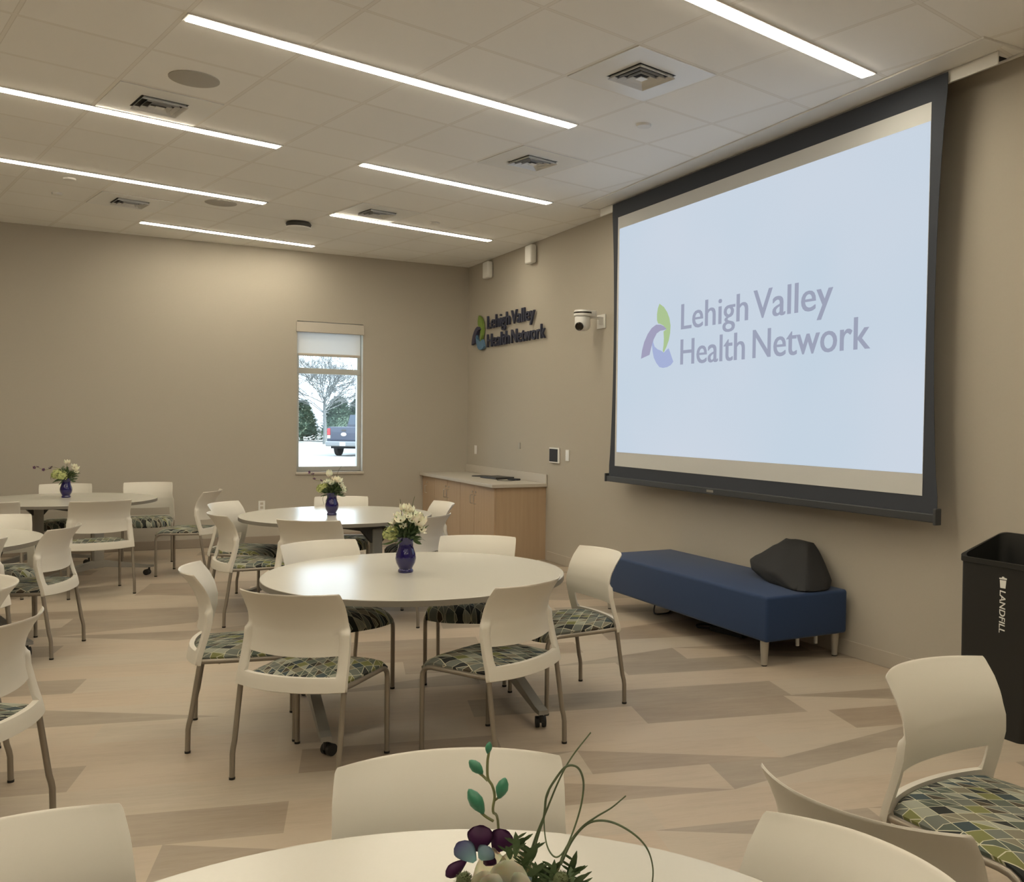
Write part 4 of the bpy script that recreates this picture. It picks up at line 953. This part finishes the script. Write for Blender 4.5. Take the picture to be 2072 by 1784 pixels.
# spiky leaves
bm = bmesh.new()
for (cx, cy, tx, ty) in ((1050, 1720, 1049, 1672), (1062, 1740, 1098, 1693), (1064, 1752, 1094, 1702), (1066, 1765, 1112, 1730), (1070, 1778, 1112, 1746), (1080, 1790, 1120, 1755), (1056, 1735, 1090, 1712), (1150, 1784, 1172, 1712), (1160, 1778, 1160, 1745), (1160, 1790, 1190, 1750), (1120, 1780, 1128, 1724), (1100, 1775, 1114, 1738), (1155, 1760, 1180, 1752), (1040, 1725, 1030, 1700), (1130, 1790, 1100, 1760), (1100, 1784, 1140, 1728), (1108, 1790, 1150, 1745), (1085, 1784, 1088, 1740), (1075, 1770, 1060, 1730), (1125, 1784, 1160, 1760), (1170, 1790, 1195, 1768), (1050, 1712, 1066, 1690)):
    a = q(cx, cy, random.uniform(-0.01, 0.01)); b_ = q(tx, ty, random.uniform(-0.01, 0.01)); leafblade(bm, a, b_, 0.008, (0.001, 0, 0.001), ref=(0, 1, 0.2))
    for k in range(3):
        f = 0.3+0.2*k; p_ = a+(b_-a)*f; s = random.choice((-1, 1)); leafblade(bm, p_, p_+Vector((s*0.012, 0, 0.008)), 0.0035, n_=3, ref=(0, 1, 0.2))
for k in range(140):
    d = rdir(0.35); b_ = Vector((d.x*0.02, d.y*0.02, 0.0))+d*random.uniform(0.0, 0.05); b_.z = max(b_.z, 0.0); leafblade(bm, b_, b_+d*random.uniform(0.03, 0.06), random.uniform(0.008, 0.016), ref=(0, 1, 0.3))
obj('leaves', bm, M['leaf'], B0, smooth=True)
for pts in (
    [(1060, 1784), (1085, 1700), (1108, 1640), (1134, 1570), (1160, 1515), (1197, 1464)],
    [(1078, 1740), (1092, 1690), (1104, 1650), (1110, 1600), (1128, 1560), (1150, 1532), (1172, 1540), (1183, 1575), (1180, 1620), (1168, 1662), (1150, 1700), (1132, 1713), (1115, 1700), (1106, 1672), (1105, 1630), (1116, 1590)],
    [(1136, 1745), (1150, 1712), (1180, 1672), (1210, 1642), (1240, 1615), (1268, 1589)],
    [(1140, 1738), (1160, 1700), (1184, 1670), (1210, 1650), (1245, 1645), (1285, 1665), (1312, 1700), (1325, 1745), (1325, 1784), (1315, 1830)]):
    bm = bmesh.new(); P_ = spline([q(a, b_, 0.012*math.sin(i)) for i, (a, b_) in enumerate(pts)], 8)
    L = len(P_); tube(bm, P_, [0.0016*(1-0.55*i/L) for i in range(L)], 6); obj('curly_grass', bm, M['leaf2'], B0, smooth=True)
bm = bmesh.new()
for a, b_ in (((1060, 1784), (1012, 2000)), ((1136, 1745), (1012, 2000)), ((1078, 1740), (1012, 2000))):
    tube(bm, [q(*a), q((a[0]+1012)/2, 1870), q(*b_)], 0.0018, 5)
obj('stems', bm, M['stem'], B0, smooth=True)

# ------------------------------------------------------------------ outside the window
struct('ground', (lambda bm: (box(bm, -60, 90, 0.30, 140, -0.50, -0.25), bm)[1])(bmesh.new()), M['pavement'])
def truck():
    t = empty('pickup_truck', (6.05, 32.4, -0.25), D2R(-38)); t.scale = (0.86, 0.95, 1.02); tag(t, 'dark blue pickup truck seen from behind, parked outside the window', 'pickup truck')
    body = bmesh.new()
    prism(body, [(-0.98, 0.62), (-0.98, 1.12), (-0.94, 1.30), (-0.90, 1.36), (0.90, 1.36), (0.94, 1.30), (0.98, 1.12), (0.98, 0.62)], lambda u, v_, w_: Vector((u, 0.02+w_, v_)), 5.2)
    prism(body, [(-0.92, 1.36), (-0.74, 1.93), (0.74, 1.93), (0.92, 1.36)], lambda u, v_, w_: Vector((u, 2.2+w_, v_)), 1.8)
    obj('body', body, M['truck'], t)
    g = bxo('tailgate', -0.78, 0.78, -0.01, 0.05, 0.74, 1.355, M['truck'], t, 0.02, 2)
    bm = bmesh.new(); tube(bm, [(0, -0.015, 1.02), (0, -0.03, 1.02)], 0.085, 20)
    for v in bm.verts: v.co.x *= 1.9
    obj('emblem', bm, M['chrome'], g)
    bxo('tailgate_handle', -0.13, 0.13, -0.03, -0.008, 1.16, 1.24, M['dark_steel'], g, 0.01)
    bm = bmesh.new(); prism(bm, [(-0.72, 1.90), (-0.84, 1.45), (0.84, 1.45), (0.72, 1.90)], lambda u, v_, w_: Vector((u, 2.17+w_, v_)), 0.04); obj('rear_window', bm, M['glass_dark'], t)
    for s in (-1, 1):
        bxo('taillight', min(s*0.79, s*0.97), max(s*0.79, s*0.97), -0.015, 0.05, 0.98, 1.28, M['taillight'], t, 0.02)
        bxo('reverse_light', min(s*0.79, s*0.97), max(s*0.79, s*0.97), -0.012, 0.05, 0.82, 0.97, M['white'], t, 0.02)
    b_ = bxo('bumper', -1.0, 1.0, -0.16, 0.02, 0.46, 0.70, M['bumper'], t, 0.05, 3)
    bxo('licence_plate', -0.16, 0.16, -0.175, -0.158, 0.49, 0.65, M['white'], b_, 0.004)
    bxo('underbody', -0.80, 0.80, 0.10, 5.0, 0.36, 0.62, M['tire'], t)
    for s in (-1, 1):
        for y_ in (1.05, 4.3):
            bm = bmesh.new(); tube(bm, [(s*0.70, y_, 0.39), (s*0.72, y_, 0.39), (s*0.93, y_, 0.39), (s*0.95, y_, 0.39)], [0.36, 0.39, 0.39, 0.36], 28); w_ = obj('wheel', bm, M['tire'], t, smooth=True)
            bm = bmesh.new(); tube(bm, [(s*0.945, y_, 0.39), (s*0.955, y_, 0.39)], 0.22, 24); obj('hub', bm, M['chrome'], w_, smooth=True)
    for s in (-1, 1): bxo('side_mirror', min(s*0.98, s*1.20), max(s*0.98, s*1.20), 3.2, 3.3, 1.38, 1.60, M['truck'], t, 0.02)
truck()
random.seed(5)
def bare_tree(loc, H, label):
    t = empty('bare_tree', loc); tag(t, label, 'tree')
    bm = bmesh.new(); tube(bm, spline([(0, 0, 0), (0.03, 0, H*0.15), (-0.02, 0.02, H*0.32), (0, 0, H*0.45)], 4), [0.13-0.05*i/12 for i in range(13)], 10); obj('trunk', bm, M['bark'], t, smooth=True)
    bm = bmesh.new()
    def grow(p_, d, L, r_, lv):
        mid = p_+d*L*0.5+Vector((random.uniform(-1, 1), random.uniform(-1, 1), random.uniform(-0.3, 1)))*L*0.06; e_ = p_+d*L
        tube(bm, [p_, mid, e_], [r_, r_*0.8, r_*0.55], 4 if lv > 1 else 3, False)
        if lv == 0: return
        for k in range(4 if lv > 1 else 3):
            s = random.uniform(0.35, 1.0); nd = (d+Vector((random.gauss(0, 0.5), random.gauss(0, 0.5), random.gauss(0.12, 0.35)))).normalized()
            grow(p_+(e_-p_)*s, nd, L*random.uniform(0.5, 0.72), r_*0.64, lv-1)
    for k in range(18):
        a = 2*PI*k/18+random.uniform(-0.2, 0.2); el = random.uniform(0.35, 1.3); d = Vector((math.cos(a)*math.cos(el), math.sin(a)*math.cos(el), math.sin(el)))
        grow(Vector((0, 0, H*random.uniform(0.27, 0.42))), d, H*0.32, 0.035, 5)
    obj('branches', bm, M['bark'], t)
bare_tree((9.72, 53.3, -0.25), 7.2, 'bare pale young tree with fine branches seen through the window')
def conifer(loc, H, R_, label, seed):
    random.seed(seed); bm = bmesh.new()
    for k in range(4200):
        h = random.random()**0.8; rr = R_*(1-h)**0.65*random.uniform(0.35, 1.0)+0.05; a = random.uniform(0, 2*PI)
        c = Vector((rr*math.cos(a), rr*math.sin(a), 0.05+h*H)); d = Vector((math.cos(a), math.sin(a), random.uniform(-0.3, 0.6))).normalized()
        leafblade(bm, c, c+d*random.uniform(0.18, 0.42), random.uniform(0.07, 0.16), n_=2)
    lathe(bm, [(0, 0.3), (R_*0.80, 0.5), (R_*0.78, H*0.25), (R_*0.6, H*0.5), (R_*0.36, H*0.75), (0, H*0.97)], 20)
    for v in bm.verts: v.co += Vector((mnoise.noise(v.co*1.5), mnoise.noise(v.co*1.7+Vector((5, 0, 0))), 0))*0.12
    t = empty('conifer', loc); tag(t, label, 'conifer', 'evergreens behind the parking lot')
    obj('needles', bm, M['conifer'], t)
    bm = bmesh.new(); tube(bm, [(0, 0, 0), (0, 0, H*0.85)], [0.14, 0.03], 8); obj('trunk', bm, M['bark'], t)
conifer((7.9, 60.0, -0.25), 2.6, 1.5, 'dark evergreen at the left side of the window view', 31)
conifer((10.0, 62.5, -0.25), 3.0, 1.5, 'dark evergreen behind the bare tree trunk', 32)
conifer((12.2, 60.0, -0.25), 3.3, 1.6, 'taller evergreen just right of the bare tree trunk', 33)
conifer((14.4, 62.8, -0.25), 3.2, 1.6, 'evergreen standing behind the pickup truck', 34)
def shrub(loc, R_, n_, label, seed):
    random.seed(seed); bm = bmesh.new()
    for k in range(n_):
        d = rdir(0.3); leafblade(bm, d*R_*0.1, d*R_*random.uniform(0.5, 1.0), 0.03, n_=3)
    o = obj('shrub', bm, M['leaf2'], smooth=True); o.location = loc; tag(o, label, 'shrub')
shrub((-1.45, 4.2, 0.05), 0.55, 240, 'small leafy shrub low at the left edge of the window view', 41)
t = empty('exterior_post', (-2.02, 1.6, -0.25)); tag(t, 'slim grey post outside at the left edge of the window', 'post')
bxo('post', -0.035, 0.035, -0.035, 0.035, 0.012, 3.4, M['table_steel'], t, 0.004); bxo('base_plate', -0.09, 0.09, -0.09, 0.09, 0.0, 0.012, M['table_steel'], t, 0.002)
